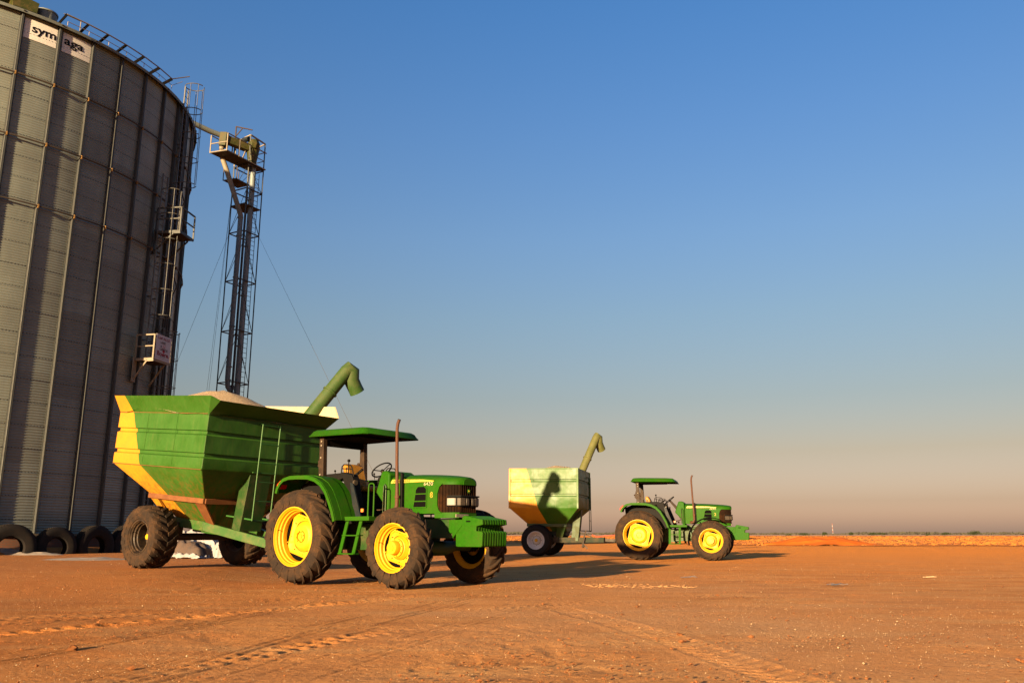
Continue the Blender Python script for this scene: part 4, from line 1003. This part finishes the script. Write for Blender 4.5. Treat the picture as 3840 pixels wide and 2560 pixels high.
for i, a in enumerate((-.84, -.684, -.535, -.385, -.235, -.085)):
    x, y = SX+10.95*math.cos(a), SY+10.95*math.sin(a)
    if hm is None:
        hm = half_tyre().build('half_buried_tyre', 'tyre_dark', None, 30); o = hm
    else: o = hm.copy(); C.objects.link(o)
    s = 1.0 if i != 1 else 1.07
    o.scale = (s, s*(1+.1*(i % 2)), s); o.location = (x, y, gz(x, y)+.22); o.rotation_euler = (rnd.uniform(-.04, .04), rnd.uniform(0, 3), a+PI/2+rnd.uniform(-.1, .1)+PI)
    o.scale = (s*(1+.05*math.sin(i*2.3)), s*(1+.12*(i % 2)), s*(1+.06*math.cos(i*1.7))); tag(o, lab[i], 'tyre', 'half buried tyres in a row along the silo')
    o.rotation_euler = (rnd.uniform(-.04, .04), 0, a+PI/2+rnd.uniform(-.06, .06)+PI)

# ------------------------------------------------------------------ crumpled tarpaulins
def crumple(nx, ny, sx, sy, h, seed, sc_=3., edge=.12):
    r = np.random.RandomState(seed); ox, oy = r.rand(2)*50; vs = []; fs = []
    for i in range(nx+1):
        for j in range(ny+1):
            u, v = i/nx*2-1, j/ny*2-1; dd = max(abs(u), abs(v))**4
            z = h*(1-dd)**.6 if dd < 1 else 0
            n = float(vnoise(np.array([u*sc_+ox]), np.array([v*sc_+oy]))[0]); n2 = float(vnoise(np.array([u*sc_*3+ox]), np.array([v*sc_*2.6+oy]))[0]); n3 = abs(float(vnoise(np.array([u*sc_*1.7+v*2+ox]), np.array([v*sc_*1.3+oy]))[0]))
            z = z*(1+.25*n)+.09*n2*(1-dd*.5)-.12*(1-n3)**6*(1-dd)+.02
            vs.append((u*sx*(1+.08*n2), v*sy*(1+.12*n), max(z, .0)))
    for i in range(nx):
        for j in range(ny): a = i*(ny+1)+j; fs.append((a, a+ny+1, a+ny+2, a+1))
    return MB().add(vs, fs)
M['tarp_white'] = worn('white_tarp', (.40, .40, .42), .5, dust=.5, dcol=(.26, .17, .11), scale=4, bump=.1)
M['tarp_grey'] = worn('dusty_tarp', (.07, .055, .05), .6, dust=.6, dcol=(.16, .09, .05), scale=3)
tx, ty = -10.2, 27.6; D_ = empty('tarpaulin_pile', (tx, ty, gz(tx, ty)), (0, 0, -.35)); tag(D_, 'crumpled pile of white and grey tarpaulins lying on the soil under the cart drawbar', 'tarpaulin')
o = crumple(40, 30, 1.15, .60, .62, 3, 3.2).build('white_sheet', 'tarp_white', D_, 60); o.location = (0, .2, .12)
o = crumple(40, 26, 1.05, .55, .50, 9, 2.2).build('grey_sheet', 'tarp_grey', D_, 60); o.location = (.05, -.42, .04)
o = crumple(44, 18, 1.2, .34, .13, 14, 5.0).build('white_sheet_edge', 'tarp_white', D_, 60); o.location = (0, -.80, 0)
o = crumple(20, 20, .35, .4, .40, 22, 3.0).build('white_sheet_fold', 'tarp_white', D_, 60); o.location = (1.15, -.05, 0)
# ------------------------------------------------------------------ ground
ys = [2.5]
while ys[-1] < 60: ys.append(ys[-1]+min(max(.020, .0011*ys[-1]**1.62), .5))
while ys[-1] < 9000: ys.append(ys[-1]*1.06)
ys = np.array([-400, -60, -15, -4, -1, 0, 1, 1.8]+ys); nx = 900
tt = np.linspace(-1, 1, nx+1); tt = np.sign(tt)*(np.abs(tt)**1.15)
Y = np.repeat(ys, nx+1); hw_ = np.where(ys < 0, 40, 3.2+.85*np.abs(ys)); X = (hw_[:, None]*tt[None]).ravel()
X = np.where(np.repeat(ys, nx+1) < -1, X*6, X)
Zb = ground_base(X, Y)
def track(x0, y0, x1, y1, w, depth, pitch, ang, off=0):
    """a tyre print: a shallow rut with herring-bone bar marks"""
    dx, dy = x1-x0, y1-y0; L = math.hypot(dx, dy); dx /= L; dy /= L
    s = (X-x0)*dx+(Y-y0)*dy; d = -(X-x0)*dy+(Y-y0)*dx; d = d+.25*np.sin(s*.22+off)
    inw = 1-sstep(w*.42, w*.58, np.abs(d)); ends = sstep(-1, 1, s)*(1-sstep(L-1, L+1, s))
    bars = np.sin(2*PI*(s+np.abs(d)*ang)/pitch); wob = .5+.5*sstep(-.3, .5, vnoise(X*.7+off, Y*.9))
    rim = np.exp(-((np.abs(d)-w*.58)/.05)**2)
    return (inw*(-depth*.5+depth*.5*np.clip(bars*1.6, -1, 1))+rim*depth*.5)*ends*wob
near = (Y > 2) & (Y < 60)
det = np.zeros_like(X)
fade = 1-sstep(25, 60, Y)
det += .018*vnoise(X*.35, Y*.35)+.004*vnoise(X*1.6+9, Y*1.4)
n3 = vnoise(X*6, Y*6); n4 = vnoise(X*15+3, Y*15); n5 = vnoise(X*34+7, Y*34)
patch = sstep(-.2, .5, vnoise(X*.5+31, Y*.6+4))
det += fade*(.0020*n3*(.4+.9*patch)+.0017*n4*(.5+patch)+.0013*n5*(1-sstep(8, 16, Y)))
# clods and footprints-like dimples
dim = sstep(.55, .85, vnoise(X*3.1+17, Y*2.7+5)); det += -fade*.009*dim*patch
for a in ((-5.8, 6.9, -1.7, 13.3, .34, .024, .21, .5, 0), (-6.5, 9.4, -2.2, 13.9, .36, .010, .17, .7, 2), (-2.3, 6.4, -1.0, 8.6, .30, .014, .19, .6, 3), (.45, 11, 1.9, 4.6, .40, .012, .16, .8, 4),
          (-7.5, 8.0, -3.5, 11.5, .4, .009, .15, .8, 1), (-.4, 10.8, 1.6, 12.4, .42, .007, .13, .8, 5), (1.6, 15.0, 3.6, 12.6, .4, .007, .2, .8, 6)):
    det += track(*a)*fade*1.25
def ribs(x0, y0, x1, y1, w, amp, lam, off):
    """a fan of fine parallel grooves pressed by smooth tyres and dragged metal"""
    dx, dy = x1-x0, y1-y0; L = math.hypot(dx, dy); dx /= L; dy /= L
    s = (X-x0)*dx+(Y-y0)*dy; d = -(X-x0)*dy+(Y-y0)*dx+.20*np.sin(s*.3+off)+.02*vnoise(s*.8, s*0+off)
    inw = 1-sstep(w*.4, w*.62, np.abs(d)); ends = sstep(-1, 1, s)*(1-sstep(L-1.5, L+1, s))
    m = sstep(-.35, .35, vnoise(s*.9+off*3, d*9))
    g = -np.clip(np.cos(2*PI*d/lam+1.5*vnoise(s*.25, d*2+off)), -.2, 1)
    return inw*ends*m*amp*g
for a in ((-4.6, 4.6, -1.8, 15.0, .45, .009, .105, 1), (-2.9, 4.2, .2, 15.5, .75, .008, .125, 2), (-2.0, 4.3, 1.6, 14.5, .5, .005, .11, 3), (-8, 7, -3.5, 15.5, .5, .005, .12, 5), (-2.4, 15.5, 2.6, 10.5, .6, .004, .11, 7)):
    det += ribs(*a)*fade*1.5
det *= 1-sstep(60, 120, Y)
Z = Zb+det-.004
n = nx+1; ii, jj = np.meshgrid(np.arange(len(ys)-1), np.arange(nx), indexing='ij')
F = np.stack([ii*n+jj, ii*n+jj+1, (ii+1)*n+jj+1, (ii+1)*n+jj], -1).reshape(-1, 4)
k = NT('red_soil'); o = k.obj(); sp = k.n('ShaderNodeSeparateXYZ'); k.l(o, sp.inputs[0])
n1 = k.noise(k.mapv(o, (0.16, 0.22, 1)), 1, 7, .62, .4); n2 = k.noise(k.mapv(o, (1.0, 1.6, 1)), 1, 8, .7, .3); n3_ = k.noise(o, 26, 6, .75); n4_ = k.noise(k.mapv(o, (.5, 2.0, 1), (0, 0, .15)), .8, 7, .65, .3)
c = k.mix(k.rng(n1, .38, .64), (0.577, 0.208, 0.036), (0.525, 0.245, 0.071))
c = k.mix(k.rng(n2, .42, .66), c, (0.372, 0.136, 0.027))
c = k.mix(k.math('MULTIPLY', k.rng(n4_, .50, .62), .6), c, (0.508, 0.280, 0.101)); c = k.mix(k.math('MULTIPLY', k.rng(n4_, .44, .34), .6), c, (0.288, 0.114, 0.032))
# darker brown towards the left, paler tan in the foreground centre
c = k.mix(k.math('MULTIPLY', k.rng(k.math('ADD', sp.outputs[0], k.math('MULTIPLY', n1, 6)), 1.5, -3.5), .62), c, (0.254, 0.088, 0.024))
c = k.mix(k.math('MULTIPLY', k.math('MULTIPLY', k.rng(sp.outputs[0], -4, 0), k.rng(sp.outputs[0], 8, 2)), k.math('MULTIPLY', k.rng(sp.outputs[1], 22, 9), k.rng(n1, .62, .38))), c, (0.508, 0.280, 0.119))
c = k.mix(k.math('MULTIPLY', k.rng(sp.outputs[1], 14, 45), k.rng(sp.outputs[0], -6, 10)), c, (0.763, 0.254, 0.022))
c = k.mix(k.math('MULTIPLY', k.rng(n3_, .35, .62, .5, 0), 1), c, (0.237, 0.082, 0.022))
vo = k.n('ShaderNodeTexVoronoi'); vo.inputs['Scale'].default_value = 28; k.l(o, vo.inputs['Vector'])
spk = k.math('MULTIPLY', k.math('LESS_THAN', vo.outputs['Distance'], .13), k.math('GREATER_THAN', k.noise(o, 1.1, 5, .7), .53))
c = k.mix(k.math('MULTIPLY', spk, .65), c, (0.678, 0.441, 0.212))
k.base(c); k.rough(.95); k.b.inputs['Specular IOR Level'].default_value = .15
bh = k.math('ADD', k.math('MULTIPLY', n3_, 1.0), k.math('MULTIPLY', k.noise(o, 90, 4, .7), .4)); bh = k.math('ADD', bh, k.math('MULTIPLY', k.noise(o, 9, 5, .65), 1.0)); k.bump(bh, .85, .028); M['soil'] = k.m
gr = npmesh('ground', np.stack([X, Y, Z], 1), F, 'soil'); tag(gr, 'bare reddish sandy soil with tyre prints and ruts', 'ground', kind='structure')
def surf(x, y): return gz(x, y)

# pale kernels and pebbles strewn on the soil
tmp = MB(); P8 = [(1,0,0),(-1,0,0),(0,1,0),(0,-1,0),(0,0,1),(0,0,-1)]; F8 = [(0,2,4),(2,1,4),(1,3,4),(3,0,4),(2,0,5),(1,2,5),(3,1,5),(0,3,5)]
pts = []
while len(pts) < 9000:
    y = 5+22*rnd.random()**1.7; x = (rnd.random()*2-1)*(1+.72*y)
    w = float(vnoise(np.array([x*.35+12]), np.array([y*.6+3]))[0])
    if rnd.random() < .25+.9*max(0, w): pts.append((x, y))
gzs = ground_base(np.array([p[0] for p in pts]), np.array([p[1] for p in pts]))
for (x, y), z in zip(pts, gzs):
    r = rnd.uniform(.002, .0048)*(1+.012*y) * (2.3 if rnd.random() < .03 else 1)
    a = rnd.random()*6; ca, sa = math.cos(a), math.sin(a); e = rnd.uniform(.6, 1)
    tmp.add([(x+(px*ca-py*e*sa)*r, y+(px*sa+py*e*ca)*r, z+.012+pz*r*.7) for px, py, pz in P8], F8)
M['kernel'] = plain('pale_kernels', (.60, .44, .25), .8)
tag(tmp.build('scattered_kernels', 'kernel', None, 0), 'pale kernels and grit strewn over the soil', 'grit', kind='stuff')
pts = []; tmp = MB()
while len(pts) < 2600:
    y = 5+16*rnd.random()**1.5; x = (rnd.random()*2-1)*(1+.72*y)
    if rnd.random() < .15+1.2*max(0, float(vnoise(np.array([x*.6+40]), np.array([y*.9+13]))[0])): pts.append((x, y))
gzs = ground_base(np.array([p[0] for p in pts]), np.array([p[1] for p in pts]))
for (x, y), z in zip(pts, gzs):
    r = rnd.uniform(.004, .012)*(2.0 if rnd.random() < .04 else 1); q = [(px+rnd.uniform(-.35, .35), py+rnd.uniform(-.35, .35), pz+rnd.uniform(-.2, .2)) for px, py, pz in P8]
    tmp.add([(x+px*r*1.3, y+py*r, z+.010+pz*r*.7) for px, py, pz in q], F8)
M['crumb'] = plain('soil_crumbs', (.30, .115, .04), .95, spec=.1)
tag(tmp.build('soil_crumbs', 'crumb', None, 0), 'small reddish crumbs of soil lying over the yard', 'crumbs', kind='stuff')
# grey gravel heaps near the tyres
M['gravel'] = worn('grey_gravel', (.36, .32, .28), .9, dust=.5, scale=5, bump=.6)
def heap(name, label, cat, x, y, sx, sy, h, mat, seed, kind=None, rot=0., rough=.35, n=40):
    mb = MB(); vs = []; fs = []
    for i in range(n+1):
        for j in range(n+1):
            u, v = i/n*2-1, j/n*2-1; r = math.hypot(u, v)
            q = float(vnoise(np.array([u*3+seed]), np.array([v*3+seed*2]))[0]); q2 = float(vnoise(np.array([u*9+seed]), np.array([v*9+seed]))[0])
            z = h*min(1, 1.7*max(0, 1-r*(1+.2*q)))**.9*(1+rough*q+rough*.5*q2)-.02
            xx, yy = u*sx, v*sy; X_ = x+xx*math.cos(rot)-yy*math.sin(rot); Y_ = y+xx*math.sin(rot)+yy*math.cos(rot)
            vs.append((X_, Y_, surf(X_, Y_)+z))
    for i in range(n):
        for j in range(n): a = i*(n+1)+j; fs.append((a, a+n+1, a+n+2, a+1))
    return tag(mb.add(vs, fs).build(name, mat, None, 180), label, cat, kind=kind)
heap('gravel_patch', 'low grey gravel heap at the foot of the buried tyres', 'gravel', -17.3, 31.2, 1.3, .6, .10, 'gravel', 3, 'stuff')
heap('gravel_patch', 'strewn grey gravel and chaff left of the cart wheel', 'gravel', -12.4, 25.4, 1.5, .9, .07, 'gravel', 8, 'stuff')
M['orange_soil'] = worn('orange_soil', (.66, .15, .014), .95, dust=.3, dcol=(.6, .2, .04), scale=1, bump=.5, spec=.1)
heap('dirt_mound', 'long low mound of orange soil beyond the distant tractor', 'mound', 25.2, 71.0, 4.6, 2.6, .60, 'orange_soil', 5, rough=.2, n=60)
# clods and scraps
M['clod'] = worn('soil_clod', (.20, .075, .025), .95, dust=.2, spec=.1)
for x, y, r, lab in ((-3.55, 7.2, .036, 'reddish lump of soil standing alone in the left foreground'), (1.55, 8.2, .022, 'small dark lump of soil on the open ground right of the centre')):
    mb = MB(); mb.ball((0, 0, r*.4), r, 14, sx=1.25, sz=.75)
    mb.v = [(a+.5*r*float(vnoise(np.array([a*70.]), np.array([b*40.+c_*30]))[0]), b+.45*r*float(vnoise(np.array([b*80.]), np.array([a*44.]))[0]), c_) for a, b, c_ in mb.v]
    o = mb.build('soil_clod', 'clod', None, 50); o.location = (x, y, surf(x, y)); tag(o, lab, 'clod')
M['scrap_blue'] = plain('blue_scrap', (.10, .13, .17), .6); M['scrap_pale'] = plain('pale_husk', (.70, .52, .30), .8)
def scrap(name, label, x, y, L, W, mat, rot, n=10, h=.03):
    mb = MB()
    for i in range(n):
        a = rot+rnd.uniform(-.5, .5); cx_, cy_ = x+rnd.uniform(-.5, .5)*L, y+rnd.uniform(-.5, .5)*W; l = rnd.uniform(.04, .12)
        mb.beam((cx_-l*math.cos(a), cy_-l*math.sin(a), surf(cx_, cy_)+.02), (cx_+l*math.cos(a), cy_+l*math.sin(a), surf(cx_, cy_)+rnd.uniform(.02, h+.02)), rnd.uniform(.008, .03), .006)
    tag(mb.build(name, mat, None, 0), label, 'scrap')
scrap('torn_scrap', 'bluish torn plastic scraps in front of the distant tractor wheels', 3.85, 18.6, .5, .06, 'scrap_blue', 0, 9)
scrap('torn_scrap', 'bluish torn plastic scraps lying right of the others on open soil', 5.8, 15.9, .45, .2, 'scrap_blue', .1, 8)
scrap('maize_husk', 'pale husk lying alone on the soil at the right', 8.9, 18.6, .2, .05, 'scrap_pale', .1, 3)
scrap('maize_husk', 'pale husk on the orange soil at the far right', 10.9, 14.3, .15, .05, 'scrap_pale', .5, 3)
mb = MB()
for i in range(26):
    x = 1.9+1.7*i/26+rnd.uniform(-.05, .05); y = 14.15-.45*(i/26)+rnd.uniform(-.04, .04); mb.beam((x-.06, y, surf(x, y)+.008), (x+.06, y-.01, surf(x, y)+.014), .05, .012)
M['lime'] = plain('pale_chaff', (.66, .36, .15), .9)
if True:
    mb = MB()
    for i in range(150):
        q = rnd.random(); x = 1.3+1.9*q+rnd.uniform(-.1, .1); y = 15.9-.3*q+rnd.gauss(0, .28); l = rnd.uniform(.008, .03); mb.beam((x-l, y, surf(x, y)+.002), (x+l, y+rnd.uniform(-.02, .02), surf(x, y)+.008), .02, .004)
    tag(mb.build('chaff_streak', 'lime', None, 0), 'thin pale streak of chaff across the soil in front of the shadow', 'chaff', kind='stuff')

# ------------------------------------------------------------------ field, scrub, far trees
k = NT('stubble_field'); o = k.obj(); a1 = k.noise(k.mapv(o, (.05, .5, 1)), 1, 7, .7); a2 = k.noise(k.mapv(o, (.8, 2.5, 1)), 1, 6, .75)
c = k.mix(k.rng(a1, .35, .65), (.50, .165, .028), (.44, .13, .018)); c = k.mix(k.rng(a2, .45, .7), c, (.54, .24, .06)); c = k.mix(k.rng(a2, .42, .3, 0, .5), c, (.30, .12, .05))
sp = k.n('ShaderNodeSeparateXYZ'); k.l(o, sp.inputs[0]); c = k.mix(k.rng(k.math('ADD', sp.outputs[1], k.math('MULTIPLY', a1, 60)), 125, 98), c, (0.4760, 0.1487, 0.0255)); k.base(c); k.rough(.95); k.b.inputs['Specular IOR Level'].default_value = .1; k.bump(a2, .8, .3); M['field'] = k.m
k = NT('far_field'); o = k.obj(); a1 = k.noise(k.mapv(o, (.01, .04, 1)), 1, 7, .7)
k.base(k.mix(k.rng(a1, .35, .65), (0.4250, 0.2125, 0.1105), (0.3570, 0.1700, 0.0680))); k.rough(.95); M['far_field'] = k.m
def sheet(name, label, pts, z, mat, cat):
    mb = MB().add([(x, y, z) for x, y in pts], [tuple(range(len(pts)))]); return tag(mb.build(name, mat, None, 0, fix=False), label, cat, kind='structure')
edge = [(x, 88+3*math.sin(x*.07)+(-24*float(sstep(8, 20, x)))+1.5*math.sin(x*.4)) for x in np.linspace(-120, 300, 90)]
sheet('field', 'golden stubble field between the yard and the horizon', edge+[(330, 400), (-260, 400)], .03, 'field', 'field')
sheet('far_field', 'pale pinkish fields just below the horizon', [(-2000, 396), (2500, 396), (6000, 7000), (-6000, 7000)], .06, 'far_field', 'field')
M['straw'] = plain('straw', (.44, .165, .030), .9); M['straw_b'] = plain('reddish_straw', (.26, .10, .03), .9)
mb = MB()
for i in range(15000):
    y = 68+230*rnd.random()**1.8; x = rnd.uniform(-.62, .72)*y
    if y < 88+3*math.sin(x*.07)+(-24*float(sstep(8, 20, x)))+1.5*math.sin(x*.4)+rnd.uniform(-1, 22)**1.0: continue
    h = rnd.uniform(.03, .10)*(1+.6*max(0, float(vnoise(np.array([x*.2]), np.array([y*.2]))[0])))*(1.0+.003*y); w = rnd.uniform(.05, .16)*(1+y/150); a = rnd.random()*PI; ca, sa = math.cos(a)*w, math.sin(a)*w
    mt = 1 if rnd.random() < .3 else 0
    mb.add([(x-ca, y-sa, .02), (x+ca, y+sa, .02), (x+ca*.6, y+sa*.6+.02, h), (x-ca*.7, y-sa*.7, h*.8)], [(0, 1, 2, 3)], mt)
    mb.add([(x-sa, y+ca, .02), (x+sa, y-ca, .02), (x+sa*.6, y-ca*.6+.02, h*.9), (x-sa*.7, y+ca*.7, h)], [(0, 1, 2, 3)], mt)
tag(mb.build('stubble', ['straw', 'straw_b'], None, 0, fix=False), 'low dry stubble tufts over the golden field', 'stubble', kind='stuff')

k = NT('scrub_leaves'); o = k.obj(); q = k.noise(o, 2.2, 3); k.base(k.mix(k.rng(q, .35, .65), (0.0298, 0.0425, 0.0051), (0.0153, 0.0255, 0.0051))); k.rough(.8); M['leaf'] = k.m
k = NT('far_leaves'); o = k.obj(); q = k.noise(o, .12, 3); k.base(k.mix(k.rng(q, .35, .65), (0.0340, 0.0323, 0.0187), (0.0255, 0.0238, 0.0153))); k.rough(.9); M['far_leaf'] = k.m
M['bark'] = plain('bark', (.09, .06, .04), .9)
def leaf_cloud(mb, cx_, cy_, z0, sx, sy, h, n, ls, seed, lobes=5):
    r = random.Random(seed); Lb = [(r.uniform(-.65, .65)*sx, r.uniform(-.5, .5)*sy, r.uniform(.3, .65)*h, r.uniform(.35, .6)) for _ in range(lobes)]
    for i in range(n):
        bx, by, bz_, br = r.choice(Lb); th = r.random()*2*PI; ph = math.acos(r.uniform(-.6, 1)); rad = br*(r.random()**.35)
        x = cx_+bx+rad*sx*math.sin(ph)*math.cos(th); y = cy_+by+rad*sy*math.sin(ph)*math.sin(th); z = max(z0+.05, z0+bz_+rad*h*.75*math.cos(ph))
        s = ls*r.uniform(.6, 1.3); a = Vector((r.uniform(-1, 1), r.uniform(-1, 1), r.uniform(-.6, .6))).normalized()*s; b = a.cross(Vector((r.uniform(-1, 1), r.uniform(-1, 1), 1))).normalized()*s*.6; p = Vector((x, y, z))
        mb.add([p-a, p-b, p+a, p+b], [(0, 1, 2, 3)])
labs = ['wide low bush on the horizon just right of the dirt mound', 'small round bush on the horizon above the dirt mound', 'small dark bush left of the middle bushes on the horizon', 'spreading flat bush with pale ground around it on the horizon', 'small bush beside the spreading flat one on the horizon', 'round green bush second from the right on the horizon', 'largest dark green bush, furthest right on the horizon', 'tiny low bush left of the round green bush', 'very low bush straight behind the front weights of the distant tractor']
bs = [(2956, 400, 5.5, 1.35), (3034, 400, 2.6, 1.5), (3120, 400, 3.6, 1.55), (3200, 400, 4.6, 1.5), (3236, 405, 3.4, 1.4), (3470, 400, 4.4, 1.6), (3566, 395, 5.8, 2.25), (3402, 410, 2.0, .9), (2905, 405, 2.8, .8)]
def px_x(u, Y): 
    return (u-1920)/3160*Y*1.0257
for i, (u, Yb, wd, h) in enumerate(bs):
    x = px_x(u, Yb); B = empty('bush', (x, Yb, 0)); tag(B, labs[i], 'bush', 'bushes dotted along the horizon')
    mb = MB(); leaf_cloud(mb, 0, 0, 0, wd/2, wd/2.4, h*1.15, 900 if i != 6 else 1500, .17, 50+i, 4 if wd < 4 else 7); mb.build('crown', 'leaf', B, 0, fix=False)
    MB().tube([(0, 0, -.1), (.1, 0, h*.5)], [.12, .05], 6).build('trunk', 'bark', B)
mb = MB(); r = random.Random(3)
for i in range(9000):
    x = r.uniform(-420, 760); Yt = 860+r.uniform(-30, 30)
    hN = float(vnoise(np.array([x*.02]), np.array([1.3]))[0]); hN2 = float(vnoise(np.array([x*.09]), np.array([5.3]))[0]); H_ = max(.4, 1.5+.9*hN+1.2*hN2)
    z = r.random()**.7*H_; s = r.uniform(.7, 1.8); p = Vector((x, Yt, z)); a = Vector((r.uniform(-1, 1), r.uniform(-.4, .4), r.uniform(-.3, .3))).normalized()*s*1.3; b = Vector((0, r.uniform(-.5, .5), 1)).normalized()*s*.55
    mb.add([p-a, p-b, p+a, p+b], [(0, 1, 2, 3)])
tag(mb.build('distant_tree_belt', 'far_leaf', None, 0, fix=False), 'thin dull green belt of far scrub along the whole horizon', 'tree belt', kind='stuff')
# far radio mast
x = px_x(3064, 1100); Mt = empty('radio_mast', (x, 1100, 0)); tag(Mt, 'faint red and white lattice mast far away on the horizon', 'mast')
M['mast_red'] = plain('mast_red', (.45, .18, .13), .8); M['mast_white'] = plain('mast_white', (.62, .55, .50), .8)
for i in range(6):
    mb = MB(); z0, z1 = i*2.3, (i+1)*2.3
    for dx, dy in ((-.35, -.3), (.35, -.3), (0, .4)): mb.beam((dx, dy, z0), (dx, dy, z1), .12)
    mb.beam((-.35, -.3, z0), (.35, -.3, z1), .09); mb.beam((.35, -.3, z0), (-.35, -.3, z1), .09); mb.build('mast_section', 'mast_red' if i % 2 else 'mast_white', Mt, 0)

# ------------------------------------------------------------------ sun, sky, camera
EL = math.radians(8.9); AZ = math.radians(27.2)
sl = bpy.data.lights.new('sun', 'SUN'); sl.energy = 5.0; sl.angle = math.radians(.6); sl.color = (1, .70, .38)
so = bpy.data.objects.new('sun', sl); C.objects.link(so); d = Vector((math.sin(AZ)*math.cos(EL), math.cos(AZ)*math.cos(EL), -math.sin(EL)))
so.rotation_euler = d.to_track_quat('-Z', 'Y').to_euler(); so.location = (-20, -40, 20)
w = bpy.data.worlds.new("World"); sc.world = w; w.use_nodes = True; nt = w.node_tree; bg = nt.nodes['Background']
s = nt.nodes.new('ShaderNodeTexSky'); s.sky_type = 'NISHITA'; s.sun_disc = False; s.sun_elevation = math.radians(8); s.sun_rotation = math.radians(208.4); s.air_density = 1.0; s.dust_density = 1.5; s.ozone_density = 3
tc = nt.nodes.new('ShaderNodeTexCoord'); sp = nt.nodes.new('ShaderNodeSeparateXYZ'); nt.links.new(tc.outputs['Generated'], sp.inputs[0])
mr_ = nt.nodes.new('ShaderNodeMapRange'); nt.links.new(sp.outputs[2], mr_.inputs[0]); mr_.inputs[1].default_value = 0; mr_.inputs[2].default_value = .6
rp = nt.nodes.new('ShaderNodeValToRGB'); nt.links.new(mr_.outputs[0], rp.inputs[0])
SKY = [(0.0, (202, 174, 150)), (.035, (196, 170, 144)), (.09, (190, 176, 152)), (.153, (170, 181, 174)), (.247, (146, 177, 198)), (.337, (127, 168, 209)), (.449, (104, 153, 209)), (.572, (82, 138, 202))]
NIS = [(0.0, (150, 160, 135)), (.04, (181, 197, 172)), (.103, (180, 222, 226)), (.17, (165, 216, 238)), (.222, (150, 202, 240)), (.376, (122, 171, 219)), (.563, (101, 144, 191))]
def interp(tab, z):
    for (a, p), (b, q) in zip(tab, tab[1:]):
        if z <= b: t = (z-a)/(b-a); return [lin(*p)[i]*(1-t)+lin(*q)[i]*t for i in range(3)]
    return list(lin(*tab[-1][1])[:3])
while len(rp.color_ramp.elements) < len(SKY): rp.color_ramp.elements.new(.5)
els = sorted(rp.color_ramp.elements, key=lambda e: e.position)
for i, (z, c) in enumerate(SKY):
    els[i].position = z/.6; n_ = interp(NIS, z); t_ = lin(*c); els[i].color = (t_[0]/n_[0]*.5, t_[1]/n_[1]*.5, t_[2]/n_[2]*.5, 1)
mx = nt.nodes.new('ShaderNodeMix'); mx.data_type = 'RGBA'; mx.blend_type = 'MULTIPLY'; mx.inputs[0].default_value = 1
nt.links.new(s.outputs[0], mx.inputs[6]); nt.links.new(rp.outputs[0], mx.inputs[7]); nt.links.new(mx.outputs[2], bg.inputs[0]); bg.inputs[1].default_value = .15*2/(2**(EXPO-.6))
cam = bpy.data.cameras.new('camera'); co = bpy.data.objects.new('camera', cam); C.objects.link(co); sc.camera = co
cam.sensor_width = 36; cam.lens = 3160/3840*36; cam.clip_end = 20000; cam.clip_start = .1
co.location = (0, 0, .92); co.rotation_euler = (math.radians(90)+math.atan(720/3160), 0, 0)
sc.view_settings.view_transform = 'Standard'; sc.view_settings.look = 'None'; sc.view_settings.gamma = 1; sc.view_settings.exposure = EXPO
sc.cycles.max_bounces = 6
